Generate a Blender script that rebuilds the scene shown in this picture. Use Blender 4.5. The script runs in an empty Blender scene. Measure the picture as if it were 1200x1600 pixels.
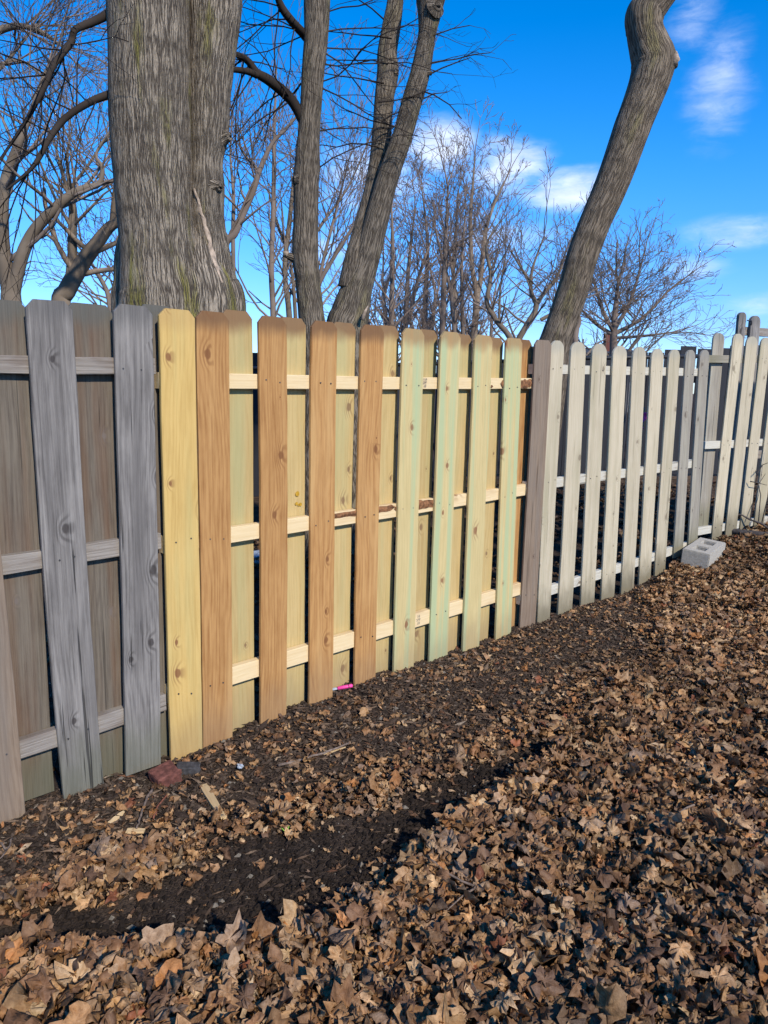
import bpy, math, random
import numpy as np
from mathutils import Vector, Matrix

random.seed(11)
rng = np.random.default_rng(7)
scene = bpy.context.scene
COL = scene.collection
R_ = math.radians

# ------------------------------------------------------------------ camera
FPX = 1130.0                      # focal length in pixels of the 1200 x 1600 photograph
CAM = Vector((0.0, 0.0, 1.49))
PITCH, ROLL = R_(10.0), R_(1.25)
c_f = Vector((0, math.cos(PITCH), -math.sin(PITCH)))
c_u0 = Vector((0, math.sin(PITCH), math.cos(PITCH)))
c_r = Vector((1, 0, 0)) * math.cos(ROLL) + c_u0 * math.sin(ROLL)
c_u = -Vector((1, 0, 0)) * math.sin(ROLL) + c_u0 * math.cos(ROLL)
cd = bpy.data.cameras.new('camera')
cd.sensor_fit = 'VERTICAL'; cd.sensor_height = 24.0
cd.lens = 24.0 * FPX / 1600.0
cd.clip_start = 0.05; cd.clip_end = 600.0
cam = bpy.data.objects.new('camera', cd); COL.objects.link(cam)
cam.matrix_world = Matrix(((c_r.x, c_u.x, -c_f.x, CAM.x), (c_r.y, c_u.y, -c_f.y, CAM.y),
                           (c_r.z, c_u.z, -c_f.z, CAM.z), (0, 0, 0, 1)))
scene.camera = cam

# ------------------------------------------------------------------ sun, sky, exposure
SUN_AZ, SUN_EL = R_(148.0), R_(35.0)
sdir = Vector((math.sin(SUN_AZ) * math.cos(SUN_EL), math.cos(SUN_AZ) * math.cos(SUN_EL), math.sin(SUN_EL)))
sl = bpy.data.lights.new('sun', 'SUN'); sl.energy = 3.1; sl.angle = R_(2.0); sl.color = (1.0, 0.93, 0.82)
so = bpy.data.objects.new('sun', sl); COL.objects.link(so)
so.rotation_euler = sdir.to_track_quat('Z', 'Y').to_euler()
so.location = (6, -4, 8)

world = bpy.data.worlds.new('World'); scene.world = world; world.use_nodes = True
SKY_STRENGTH = 0.138
SKY_SAT, CLOUD = 1.38, (4.9, 5.4, 6.3)
scene.view_settings.view_transform = 'Standard'
scene.view_settings.look = 'None'
scene.view_settings.exposure = 0.72
scene.view_settings.gamma = 1.0
scene.view_settings.use_curve_mapping = False
scene.cycles.max_bounces = 4; scene.cycles.diffuse_bounces = 2; scene.cycles.glossy_bounces = 2
scene.cycles.transmission_bounces = 2; scene.cycles.transparent_max_bounces = 4
scene.cycles.use_adaptive_sampling = True; scene.cycles.adaptive_threshold = 0.02
scene.cycles.caustics_reflective = False; scene.cycles.caustics_refractive = False


class NT:
    """small helper to write node trees"""
    def __init__(self, tree):
        self.t = tree; self.n = tree.nodes; self.l = tree.links

    def node(self, typ, **kw):
        nd = self.n.new(typ)
        for k, v in kw.items():
            setattr(nd, k, v)
        return nd

    def put(self, sock, v):
        if hasattr(v, 'is_output') or isinstance(v, bpy.types.NodeSocket):
            self.l.new(v, sock)
        elif v is not None:
            sock.default_value = v

    def math(self, op, a, b=None, c=None, clamp=False):
        nd = self.node('ShaderNodeMath', operation=op, use_clamp=clamp)
        self.put(nd.inputs[0], a)
        if b is not None: self.put(nd.inputs[1], b)
        if c is not None: self.put(nd.inputs[2], c)
        return nd.outputs[0]

    def vmath(self, op, a, b=None):
        nd = self.node('ShaderNodeVectorMath', operation=op)
        self.put(nd.inputs[0], a)
        if b is not None: self.put(nd.inputs[1], b)
        return nd.outputs[0]

    def comb(self, x, y, z):
        nd = self.node('ShaderNodeCombineXYZ')
        for i, v in enumerate((x, y, z)): self.put(nd.inputs[i], v)
        return nd.outputs[0]

    def sep(self, v):
        nd = self.node('ShaderNodeSeparateXYZ'); self.put(nd.inputs[0], v); return nd.outputs

    def noise(self, v, scale=5.0, detail=2.0, rough=0.5, col=False):
        nd = self.node('ShaderNodeTexNoise')
        self.put(nd.inputs['Vector'], v); nd.inputs['Scale'].default_value = scale
        nd.inputs['Detail'].default_value = detail; nd.inputs['Roughness'].default_value = rough
        return nd.outputs['Color' if col else 'Fac']

    def voro(self, v, scale=1.0, feature='F1', rand=1.0):
        nd = self.node('ShaderNodeTexVoronoi', feature=feature)
        self.put(nd.inputs['Vector'], v); nd.inputs['Scale'].default_value = scale
        nd.inputs['Randomness'].default_value = rand
        return nd

    def ramp(self, f, lo, hi, a=0.0, b=1.0, smooth=True):
        nd = self.node('ShaderNodeMapRange')
        if smooth: nd.interpolation_type = 'SMOOTHSTEP'
        self.put(nd.inputs['Value'], f)
        nd.inputs['From Min'].default_value = lo; nd.inputs['From Max'].default_value = hi
        nd.inputs['To Min'].default_value = a; nd.inputs['To Max'].default_value = b
        return nd.outputs['Result']

    def mix(self, f, a, b, mode='MIX'):
        nd = self.node('ShaderNodeMix', data_type='RGBA', blend_type=mode)
        self.put(nd.inputs[0], f)
        for s, v in ((nd.inputs[6], a), (nd.inputs[7], b)):
            if isinstance(v, (tuple, list)): v = (v[0], v[1], v[2], 1.0)
            self.put(s, v)
        return nd.outputs[2]


def world_nodes():
    nt = NT(world.node_tree)
    bg = nt.n['Background']; out = nt.n['World Output']
    sky = nt.node('ShaderNodeTexSky', sky_type='NISHITA')
    sky.sun_disc = False; sky.sun_elevation = SUN_EL; sky.sun_rotation = SUN_AZ
    sky.altitude = 900.0; sky.air_density = 1.0; sky.dust_density = 0.0; sky.ozone_density = 3.0
    hs = nt.node('ShaderNodeHueSaturation'); hs.inputs['Saturation'].default_value = SKY_SAT
    nt.l.new(nt.mix(1.0, sky.outputs[0], (0.97, 0.96, 1.06), 'MULTIPLY'), hs.inputs['Color'])
    tc = nt.node('ShaderNodeTexCoord')
    v = nt.vmath('NORMALIZE', tc.outputs['Generated'])
    x, y, z = nt.sep(v)
    az = nt.math('ARCTAN2', x, y); el = nt.math('ARCSINE', z)
    flat = nt.comb(az, nt.math('MULTIPLY', el, 2.6), 0.0)
    n1 = nt.noise(flat, 9.0, 6.0, 0.55)
    n2 = nt.noise(nt.vmath('ADD', flat, (3.1, 7.7, 0.0)), 2.2, 4.0, 0.55)
    # scattered fair-weather clouds over the whole dome
    base = nt.math('MULTIPLY', nt.ramp(n2, 0.60, 0.80), nt.ramp(n1, 0.42, 0.7))
    acc = nt.math('MULTIPLY', base, 0.55)
    # the clouds that stand over the yard: azimuth, elevation, half widths (degrees), strength
    for (a, e, wa, we, st) in ((3.6, 16.9, 2.6, 1.7, 1.1), (8.6, 15.6, 3.0, 1.9, 1.05), (12.9, 13.9, 3.3, 1.4, 1.05),
                               (22.4, 19.6, 2.6, 4.4, .50), (20.6, 24.6, 2.2, 4.6, .50), (24.8, 10.6, 4.2, 1.3, .58),
                               (21.8, 8.5, 3.0, 0.9, .55), (26.5, 5.9, 3.2, 1.0, .60), (-1.5, 14.4, 4.6, 2.6, .75),
                               (-5.0, 10.0, 4.0, 2.0, .55), (8.0, 11.0, 6.0, 2.0, .50), (-38.0, 19.0, 7.0, 3.0, 0.8),
                               (44.0, 14.0, 6.0, 2.2, 0.8)):
        da = nt.math('DIVIDE', nt.math('SUBTRACT', az, R_(a)), R_(wa))
        de = nt.math('DIVIDE', nt.math('SUBTRACT', el, R_(e)), R_(we))
        d = nt.math('ADD', nt.math('MULTIPLY', da, da), nt.math('MULTIPLY', de, de))
        g = nt.math('EXPONENT', nt.math('MULTIPLY', d, -0.9))
        g = nt.math('MULTIPLY', g, st)
        acc = nt.math('MAXIMUM', acc, g)
    n4 = nt.noise(nt.vmath('ADD', flat, nt.vmath('MULTIPLY', nt.noise(flat, 14.0, 3.0, 0.5, col=True), (.08, .08, 0.0))), 17.0, 7.0, 0.62)
    m = nt.math('MULTIPLY', acc, nt.math('ADD', -0.55, nt.math('MULTIPLY', nt.math('ADD', n1, n4), 1.45)))
    m = nt.ramp(m, 0.16, 0.95)
    n3 = nt.noise(flat, 26.0, 4.0, 0.55)
    ccol = nt.mix(nt.ramp(n3, 0.35, 0.7), (CLOUD[0] * .8, CLOUD[1] * .82, CLOUD[2] * .88), CLOUD)
    low = nt.mix(nt.ramp(el, R_(-2.0), R_(17.0)), (0.46, 0.59, 0.85), (1.0, 1.0, 1.0))      # clear dry air: no white haze low down
    blue = nt.mix(1.0, hs.outputs[0], low, 'MULTIPLY')
    col = nt.mix(nt.math('MULTIPLY', m, 0.85), blue, ccol)
    nt.l.new(col, bg.inputs['Color'])
    bg.inputs['Strength'].default_value = SKY_STRENGTH
    nt.l.new(bg.outputs[0], out.inputs[0])


world_nodes()

# ------------------------------------------------------------------ object helpers
def tag(o, label=None, cat=None, group=None, kind=None):
    if label: o['label'] = label
    if cat: o['category'] = cat
    if group: o['group'] = group
    if kind: o['kind'] = kind
    return o


def link(name, mesh, mat=None, parent=None):
    o = bpy.data.objects.new(name, mesh); COL.objects.link(o)
    if mat is not None and mesh is not None and len(mesh.materials) == 0: mesh.materials.append(mat)
    if parent is not None: o.parent = parent
    return o


def empty(name, loc=(0, 0, 0)):
    o = bpy.data.objects.new(name, None); COL.objects.link(o); o.location = loc
    o.empty_display_size = 0.1
    return o


def mesh_np(name, verts, faces, smooth=True, uv=None, colors=None):
    """verts (n,3); faces = list of (m,k) int arrays; uv per vertex; colours per vertex"""
    me = bpy.data.meshes.new(name)
    verts = np.asarray(verts, dtype=np.float32)
    fl = [np.asarray(f, dtype=np.int32) for f in (faces if isinstance(faces, list) else [faces]) if len(f)]
    loops = np.concatenate([f.ravel() for f in fl])
    tot = np.concatenate([np.full(len(f), f.shape[1], dtype=np.int32) for f in fl])
    start = np.concatenate(([0], np.cumsum(tot)[:-1])).astype(np.int32)
    me.vertices.add(len(verts)); me.vertices.foreach_set('co', verts.ravel())
    me.loops.add(len(loops)); me.loops.foreach_set('vertex_index', loops)
    me.polygons.add(len(tot)); me.polygons.foreach_set('loop_start', start); me.polygons.foreach_set('loop_total', tot)
    me.polygons.foreach_set('use_smooth', np.full(len(tot), smooth, dtype=bool))
    if uv is not None:
        ul = me.uv_layers.new(name='UVMap')
        ul.data.foreach_set('uv', np.asarray(uv, dtype=np.float32)[loops].ravel())
    if colors is not None:
        ca = me.color_attributes.new('leafcol', 'FLOAT_COLOR', 'POINT')
        c4 = np.ones((len(verts), 4), dtype=np.float32); c4[:, :3] = colors
        ca.data.foreach_set('color', c4.ravel())
    me.update(calc_edges=True)
    return me


def at(px, py, Y):
    """the point at world depth Y on the sight line of a photograph pixel"""
    d = c_f + c_r * ((px - 600) / FPX) - c_u * ((py - 800) / FPX)
    return CAM + d * (Y / d.y)


def px_size(n, Y):
    return n * Y / (FPX * 1.0)


def vnoise(x, y, seed=0):
    """smooth value noise on arrays"""
    def h(ix, iy):
        n = (ix * 374761393 + iy * 668265263 + seed * 1442695041) & 0x7fffffff
        n = ((n ^ (n >> 13)) * 1274126177) & 0x7fffffff
        return ((n ^ (n >> 16)) & 0xffff) / 65535.0
    x = np.asarray(x, dtype=np.float64); y = np.asarray(y, dtype=np.float64)
    ix = np.floor(x).astype(np.int64); iy = np.floor(y).astype(np.int64)
    fx = x - ix; fy = y - iy
    fx = fx * fx * (3 - 2 * fx); fy = fy * fy * (3 - 2 * fy)
    return (h(ix, iy) * (1 - fx) + h(ix + 1, iy) * fx) * (1 - fy) + (h(ix, iy + 1) * (1 - fx) + h(ix + 1, iy + 1) * fx) * fy


def fbm(x, y, seed=0, oct=4):
    a, s, t = 1.0, 0.0, 0.0
    for i in range(oct):
        s = s + a * vnoise(x * 2 ** i, y * 2 ** i, seed + i * 17); t += a; a *= 0.5
    return s / t - 0.5


# ------------------------------------------------------------------ materials
def new_mat(name):
    m = bpy.data.materials.new(name); m.use_nodes = True
    nt = NT(m.node_tree); b = nt.n['Principled BSDF']
    return m, nt, b


def bump(nt, b, h, strength=0.5, dist=0.01):
    nd = nt.node('ShaderNodeBump'); nd.inputs['Strength'].default_value = strength
    nd.inputs['Distance'].default_value = dist
    nt.put(nd.inputs['Height'], h); nt.l.new(nd.outputs[0], b.inputs['Normal'])


def wood(name, light, dark, knot, stain=None, stain_amt=0.0, top=None, top_amt=0.0, bot=None, bot_amt=0.0,
         grain=46.0, contrast=1.0, knots=1.0, rough=0.78, bmp=0.35, crack=0.0, tone=0.16, stain_scale=(5.0, 0.9), edge=(0.45, 0.7), gain=0.90, stripe=0.35):
    """boards whose local z runs along the grain"""
    sc_ = lambda c: None if c is None else tuple(v * gain for v in c)
    light, dark, knot, stain, top, bot = map(sc_, (light, dark, knot, stain, top, bot))
    m, nt, b = new_mat(name)
    tc = nt.node('ShaderNodeTexCoord'); oi = nt.node('ShaderNodeObjectInfo')
    rnd = oi.outputs['Random']
    off = nt.comb(nt.math('MULTIPLY', rnd, 37.0), nt.math('MULTIPLY', rnd, 11.0), nt.math('MULTIPLY', rnd, 91.0))
    P = nt.vmath('ADD', tc.outputs['Object'], off)
    x, y, z = nt.sep(P)
    # knots
    kv = nt.voro(nt.comb(nt.math('MULTIPLY', x, 7.0), nt.math('MULTIPLY', z, 4.6), 0.0), 1.0); kv.voronoi_dimensions = '2D'
    kd = kv.outputs['Distance']
    kcs = nt.sep(kv.outputs['Color']); kcell = kcs[0]
    kd = nt.math('DIVIDE', kd, nt.math('ADD', 0.22, nt.math('MULTIPLY', kcs[1], 1.1)))
    on = nt.math('GREATER_THAN', kcell, 1.0 - 0.36 * min(knots, 1.8))
    wob = nt.noise(nt.comb(nt.math('MULTIPLY', x, 40.0), 0.0, nt.math('MULTIPLY', z, 25.0)), 1.0, 2.0)
    kd2 = nt.math('ADD', kd, nt.math('MULTIPLY', nt.math('SUBTRACT', wob, 0.5), 0.11))
    kmask = nt.math('MULTIPLY', nt.ramp(kd2, 0.055, 0.105, 1.0, 0.0), on)
    khalo = nt.math('MULTIPLY', nt.ramp(kd, 0.06, 0.30, 1.0, 0.0), on)
    # grain lines that swing round the knots
    w = nt.noise(nt.comb(nt.math('MULTIPLY', x, 6.0), y, nt.math('MULTIPLY', z, 1.1)), 1.0, 2.0)
    g = nt.math('ADD', nt.math('MULTIPLY', x, grain), nt.math('MULTIPLY', w, 8.0))
    g = nt.math('ADD', g, nt.math('MULTIPLY', khalo, 1.3))
    ln = nt.math('SINE', nt.math('MULTIPLY', g, 6.2832))
    ln = nt.ramp(ln, -1.0, 1.0, 0.0, 1.0)
    ln = nt.math('POWER', ln, 2.0)
    fib = nt.noise(nt.comb(nt.math('MULTIPLY', x, 170.0), nt.math('MULTIPLY', y, 170.0), nt.math('MULTIPLY', z, 3.5)), 1.0, 3.0, 0.6)
    blot = nt.noise(nt.comb(nt.math('MULTIPLY', x, 18.0), y, nt.math('MULTIPLY', z, 5.0)), 1.0, 4.0, 0.65)
    fac = nt.math('ADD', nt.math('MULTIPLY', ln, 0.24), nt.math('MULTIPLY', nt.math('SUBTRACT', fib, 0.40), 1.5))
    fac = nt.math('ADD', fac, nt.math('MULTIPLY', nt.math('SUBTRACT', blot, 0.45), 1.3))
    fac = nt.math('MULTIPLY', fac, contrast, clamp=True)
    col = nt.mix(fac, light, dark)
    # board to board tone
    t1 = nt.math('MULTIPLY', nt.math('SUBTRACT', nt.math('FRACT', nt.math('MULTIPLY', rnd, 7.31)), 0.5), tone * 2)
    hv = nt.node('ShaderNodeHueSaturation')
    nt.put(hv.inputs['Value'], nt.math('ADD', t1, 1.0)); nt.l.new(col, hv.inputs['Color'])
    col = hv.outputs[0]
    if stain is not None:
        s = nt.noise(nt.comb(nt.math('MULTIPLY', x, stain_scale[0]), y, nt.math('MULTIPLY', z, stain_scale[1])), 1.0, 3.0, 0.55)
        # the stain comes and goes over strips of the grain too
        s2 = nt.noise(nt.comb(nt.math('MULTIPLY', x, 24.0), y, nt.math('MULTIPLY', z, 0.6)), 1.0, 1.0)
        s = nt.math('ADD', nt.math('MULTIPLY', s, 1 - stripe), nt.math('MULTIPLY', s2, stripe))
        col = nt.mix(nt.math('MULTIPLY', nt.ramp(s, edge[0], edge[1]), stain_amt), col, stain)
    gz = nt.sep(tc.outputs['Generated'])[2]
    nz = nt.noise(nt.comb(nt.math('MULTIPLY', x, 14.0), y, nt.math('MULTIPLY', z, 6.0)), 1.0, 3.0)
    if top is not None:
        gt = nt.math('ADD', gz, nt.math('MULTIPLY', nt.math('SUBTRACT', nz, 0.5), 0.05))
        col = nt.mix(nt.math('MULTIPLY', nt.ramp(gt, 0.945, 0.985), top_amt), col, top)
    if bot is not None:
        gb = nt.math('ADD', gz, nt.math('MULTIPLY', nt.math('SUBTRACT', nz, 0.5), 0.14))
        col = nt.mix(nt.math('MULTIPLY', nt.ramp(gb, 0.17, 0.03), bot_amt), col, bot)
    col = nt.mix(nt.math('MULTIPLY', khalo, nt.math('MULTIPLY', ln, 0.55)), col, knot)
    col = nt.mix(nt.math('MULTIPLY', kmask, 0.85), col, knot)
    h = fib
    if crack > 0:
        ck = nt.noise(nt.comb(nt.math('MULTIPLY', x, 60.0), y, nt.math('MULTIPLY', z, 1.6)), 1.0, 2.0, 0.5)
        cm = nt.math('MULTIPLY', nt.ramp(ck, 0.30, 0.36, 1.0, 0.0), crack)
        col = nt.mix(cm, col, (dark[0] * .25, dark[1] * .25, dark[2] * .25))
        h = nt.math('SUBTRACT', h, nt.math('MULTIPLY', cm, 1.2))
    nt.l.new(col, b.inputs['Base Color'])
    b.inputs['Roughness'].default_value = rough
    b.inputs['Specular IOR Level'].default_value = 0.25
    bump(nt, b, h, bmp, 0.004)
    return m


M = {}
MUD = dict(bot=(0.22, 0.15, 0.09), bot_amt=0.38)
M['yellow'] = wood('new_pine_yellow', (0.65, 0.435, 0.148), (0.46, 0.28, 0.078), (0.22, 0.09, 0.038), (0.47, 0.42, 0.18), 0.5,
                   (0.34, 0.20, 0.09), 0.25, contrast=0.8, knots=0.7, tone=0.02, **MUD)
M['orange'] = wood('new_pine_orange', (0.55, 0.295, 0.105), (0.335, 0.150, 0.045), (0.20, 0.08, 0.028), (0.60, 0.37, 0.15), 0.6,
                   (0.17, 0.088, 0.042), 0.85, contrast=1.2, knots=0.9, tone=0.11, **MUD)
M['green'] = wood('new_pine_green', (0.62, 0.485, 0.225), (0.47, 0.355, 0.15), (0.25, 0.11, 0.05), (0.42, 0.475, 0.255), 0.9,
                  (0.33, 0.185, 0.08), 0.75, contrast=0.8, knots=1.2, tone=0.03, stain_scale=(3.0, 0.5), edge=(0.45, 0.60), stripe=0.6, **MUD)
M['pale'] = wood('new_pine_pale', (0.55, 0.40, 0.175), (0.41, 0.28, 0.105), (0.22, 0.13, 0.065), (0.40, 0.39, 0.185), 0.6,
                 (0.22, 0.12, 0.058), 0.9, contrast=0.85, knots=0.9, tone=0.08, stain_scale=(3.0, 0.7), **MUD)
M['rail_new'] = wood('new_spruce_rail', (0.78, 0.60, 0.34), (0.64, 0.44, 0.205), (0.30, 0.15, 0.06), (0.42, 0.24, 0.10), 0.5,
                     contrast=0.6, knots=1.1, tone=0.03, stain_scale=(9.0, 3.0), edge=(0.52, 0.72))
M['grey'] = wood('weathered_grey', (0.27, 0.245, 0.217), (0.095, 0.084, 0.075), (0.045, 0.037, 0.033), (0.105, 0.094, 0.085), 0.7,
                 (0.10, 0.095, 0.088), 0.5, (0.115, 0.115, 0.075), 0.6, contrast=1.15, knots=1.4, crack=0.8, bmp=1.0, tone=0.08, gain=1.05, stain_scale=(16.0, 1.0), stripe=0.55)
M['greybrown'] = wood('weathered_grey_brown', (0.16, 0.133, 0.10), (0.070, 0.054, 0.041), (0.15, 0.12, 0.10), (0.135, 0.062, 0.028), 0.6,
                      (0.10, 0.10, 0.085), 0.7, (0.10, 0.10, 0.06), 0.6, contrast=1.0, knots=0.7, crack=0.5, bmp=0.7, tone=0.10, gain=1.0)
M['brown_old'] = wood('weathered_brown', (0.28, 0.205, 0.14), (0.16, 0.105, 0.068), (0.10, 0.06, 0.04), (0.20, 0.17, 0.14), 0.6,
                      contrast=1.0, knots=1.0, crack=0.4, bmp=0.6, tone=0.04)
M['rail_grey'] = wood('weathered_rail', (0.33, 0.29, 0.245), (0.20, 0.165, 0.13), (0.10, 0.07, 0.05), (0.15, 0.105, 0.075), 0.7,
                      contrast=1.0, knots=0.6, crack=0.7, bmp=0.9, tone=0.05, stain_scale=(16.0, 5.0))
M['white'] = wood('old_cream_paint', (0.58, 0.495, 0.345), (0.44, 0.365, 0.24), (0.24, 0.19, 0.125), (0.37, 0.32, 0.20), 0.8,
                  (0.36, 0.34, 0.27), 0.55, (0.19, 0.16, 0.10), 0.9, contrast=0.95, knots=0.9, crack=0.45, bmp=0.5, tone=0.07)
M['white_grey'] = wood('grey_cream_paint', (0.35, 0.31, 0.245), (0.22, 0.19, 0.145), (0.14, 0.11, 0.08), (0.49, 0.45, 0.33), 0.7,
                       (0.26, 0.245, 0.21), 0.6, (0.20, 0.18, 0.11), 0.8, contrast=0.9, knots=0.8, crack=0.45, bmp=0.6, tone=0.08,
                       stain_scale=(12.0, 0.6))  # greyer, darker cream with paler streaks, for some pickets and a rail
M['rail_white'] = wood('peeling_white_rail', (0.60, 0.555, 0.45), (0.45, 0.41, 0.32), (0.20, 0.15, 0.10), (0.27, 0.20, 0.14), 0.6,
                       contrast=0.9, knots=0.6, crack=0.6, bmp=0.7, tone=0.03, stain_scale=(14.0, 7.0), edge=(0.55, 0.68))
M['post'] = wood('green_treated_post', (0.12, 0.13, 0.085), (0.07, 0.075, 0.05), (0.05, 0.04, 0.03), contrast=1.0, knots=0.5)
M['far_plank'] = wood('dark_stained_plank', (0.030, 0.031, 0.036), (0.017, 0.017, 0.020), (0.012, 0.012, 0.013), contrast=1.0, knots=0.3, tone=0.2)
M['raw'] = wood('raw_splinter_wood', (0.72, 0.52, 0.28), (0.52, 0.34, 0.15), (0.3, 0.15, 0.07), contrast=0.9, knots=0.3)


def plain(name, col, rough=0.8, var=0.25, scale=30.0, bmp=0.3, dist=0.004, metal=0.0, detail=4.0, spec=0.3):
    m, nt, b = new_mat(name)
    tc = nt.node('ShaderNodeTexCoord')
    n = nt.noise(tc.outputs['Object'], scale, detail, 0.6)
    c = nt.mix(nt.ramp(n, 0.3, 0.7), tuple(v * (1 - var) for v in col), tuple(min(1, v * (1 + var)) for v in col))
    nt.l.new(c, b.inputs['Base Color']); b.inputs['Roughness'].default_value = rough
    b.inputs['Metallic'].default_value = metal; b.inputs['Specular IOR Level'].default_value = spec
    if bmp: bump(nt, b, n, bmp, dist)
    return m


M['nail'] = plain('nail_head', (0.10, 0.095, 0.09), 0.5, 0.3, metal=0.6, bmp=0)
M['black_metal'] = plain('black_pipe', (0.02, 0.02, 0.023), 0.45, 0.2, bmp=0)
M['stick'] = plain('dry_stick', (0.17, 0.125, 0.095), 0.85, 0.4, 60.0)
M['stick_dark'] = plain('dark_branch_bark', (0.06, 0.05, 0.045), 0.9, 0.4, 50.0)
M['stick_red'] = plain('red_twig', (0.19, 0.07, 0.04), 0.7, 0.3, 60.0)
M['brick'] = plain('red_brick', (0.135, 0.050, 0.036), 0.9, 0.4, 45.0, 0.8, 0.006)
M['char'] = plain('dark_stone', (0.05, 0.047, 0.047), 0.9, 0.4, 40.0, 0.8, 0.006)
M['concrete'] = plain('concrete', (0.38, 0.345, 0.285), 0.92, 0.14, 70.0, 0.6, 0.004)
M['pink'] = plain('pink_plastic', (0.72, 0.06, 0.26), 0.45, 0.1, 20.0, 0)
M['paper'] = plain('white_scrap', (0.75, 0.77, 0.82), 0.7, 0.1, 40.0, 0.4)
M['foil'] = plain('pale_crumpled_plastic', (0.38, 0.42, 0.46), 0.35, 0.4, 60.0, 0.5)
M['sprout'] = plain('fresh_green', (0.20, 0.42, 0.05), 0.55, 0.2, 40.0, 0)
M['ink'] = plain('stamp_ink', (0.05, 0.05, 0.075), 0.8, 0.3, 200.0, 0)
M['resin'] = plain('amber_resin', (0.45, 0.26, 0.03), 0.35, 0.15, 60.0, 0)
M['scrape'] = plain('orange_scrape', (0.36, 0.20, 0.075), 0.8, 0.3, 80.0, 0)
M['barkstrip'] = plain('brown_bark_strip', (0.19, 0.085, 0.035), 0.85, 0.55, 60.0, 0.8, 0.005)
M['paleheart'] = plain('pale_exposed_wood', (0.34, 0.26, 0.19), 0.9, 0.4, 30.0, 0.5)
M['roofing'] = plain('dark_roofing', (0.055, 0.055, 0.06), 0.85, 0.2, 10.0)
M['house_wall'] = plain('pale_siding', (0.45, 0.44, 0.42), 0.8, 0.08, 5.0)


def bark(name, c_lo, c_hi, moss=0.0, scale=1.0, deep=0.02):
    m, nt, b = new_mat(name)
    uv = nt.node('ShaderNodeUVMap'); uv.uv_map = 'UVMap'
    u, v, _ = nt.sep(uv.outputs[0])
    wobble = nt.noise(nt.comb(nt.math('MULTIPLY', u, 9.0), nt.math('MULTIPLY', v, 5.0), 0.0), 1.0, 3.0)
    uu = nt.math('ADD', u, nt.math('MULTIPLY', nt.math('SUBTRACT', wobble, 0.5), 0.050))
    # interlacing ridges: the zero lines of stretched noise are the furrows
    def furrow(su, sv, w, zz):
        n_ = nt.noise(nt.comb(nt.math('MULTIPLY', uu, su * scale), nt.math('MULTIPLY', v, sv * scale), zz), 1.0, 2.0, 0.45)
        return nt.ramp(nt.math('ABSOLUTE', nt.math('SUBTRACT', n_, 0.5)), 0.0, w)
    f1 = furrow(58.0, 3.6, 0.11, 0.0); f2 = furrow(120.0, 12.0, 0.13, 5.0)
    fine = nt.noise(nt.comb(nt.math('MULTIPLY', uu, 160.0), nt.math('MULTIPLY', v, 60.0), 0.0), 1.0, 4.0, 0.6)
    h = nt.math('ADD', nt.math('MULTIPLY', f1, 0.60), nt.math('MULTIPLY', f2, 0.25))
    h = nt.math('ADD', h, nt.math('MULTIPLY', fine, 0.25))
    big = nt.noise(nt.comb(nt.math('MULTIPLY', u, 4.0), nt.math('MULTIPLY', v, 1.6), 0.0), 1.0, 3.0)
    col = nt.mix(nt.ramp(h, 0.12, 0.95), c_lo, c_hi)
    col = nt.mix(nt.math('MULTIPLY', nt.ramp(big, 0.4, 0.7), 0.18), col, tuple(0.6 * x for x in c_hi))
    if moss > 0:
        mm = nt.noise(nt.comb(nt.math('MULTIPLY', u, 7.0), nt.math('MULTIPLY', v, 1.1), 3.0), 1.0, 4.0, 0.6)
        mk = nt.math('MULTIPLY', nt.ramp(mm, 0.53, 0.68), moss)
        mk = nt.math('MULTIPLY', mk, nt.ramp(h, 0.2, 0.7))
        col = nt.mix(mk, col, (0.165, 0.145, 0.022))
    nt.l.new(col, b.inputs['Base Color']); b.inputs['Roughness'].default_value = 0.92
    b.inputs['Specular IOR Level'].default_value = 0.15
    bump(nt, b, h, 0.9, deep)
    return m


M['bark_big'] = bark('maple_bark_big', (0.070, 0.054, 0.040), (0.325, 0.265, 0.195), 0.85, 1.1)
M['bark_mid'] = bark('maple_bark_mid', (0.052, 0.041, 0.031), (0.215, 0.175, 0.130), 0.3, 1.2, 0.010)
M['bark_lean'] = bark('maple_bark_lean', (0.060, 0.046, 0.033), (0.25, 0.195, 0.138), 0.4, 1.15, 0.012)


def twigmat(name, a, b_):
    m, nt, b = new_mat(name)
    g = nt.node('ShaderNodeNewGeometry')
    n = nt.noise(g.outputs['Position'], 2.5, 3.0)
    nt.l.new(nt.mix(nt.ramp(n, 0.3, 0.7), a, b_), b.inputs['Base Color'])
    b.inputs['Roughness'].default_value = 0.9; b.inputs['Specular IOR Level'].default_value = 0.1
    return m


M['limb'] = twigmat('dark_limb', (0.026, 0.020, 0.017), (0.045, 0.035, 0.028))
M['twig'] = twigmat('brown_twigs', (0.15, 0.115, 0.092), (0.22, 0.172, 0.14))
M['twig_red'] = twigmat('reddish_twigs', (0.19, 0.142, 0.115), (0.26, 0.20, 0.163))
M['twig_tan'] = twigmat('tan_twigs', (0.17, 0.125, 0.088), (0.26, 0.20, 0.145))
M['stem_tan'] = twigmat('tan_stems', (0.125, 0.097, 0.070), (0.20, 0.157, 0.116))
M['needle'] = twigmat('dark_needles', (0.018, 0.032, 0.020), (0.03, 0.05, 0.03))


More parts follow.
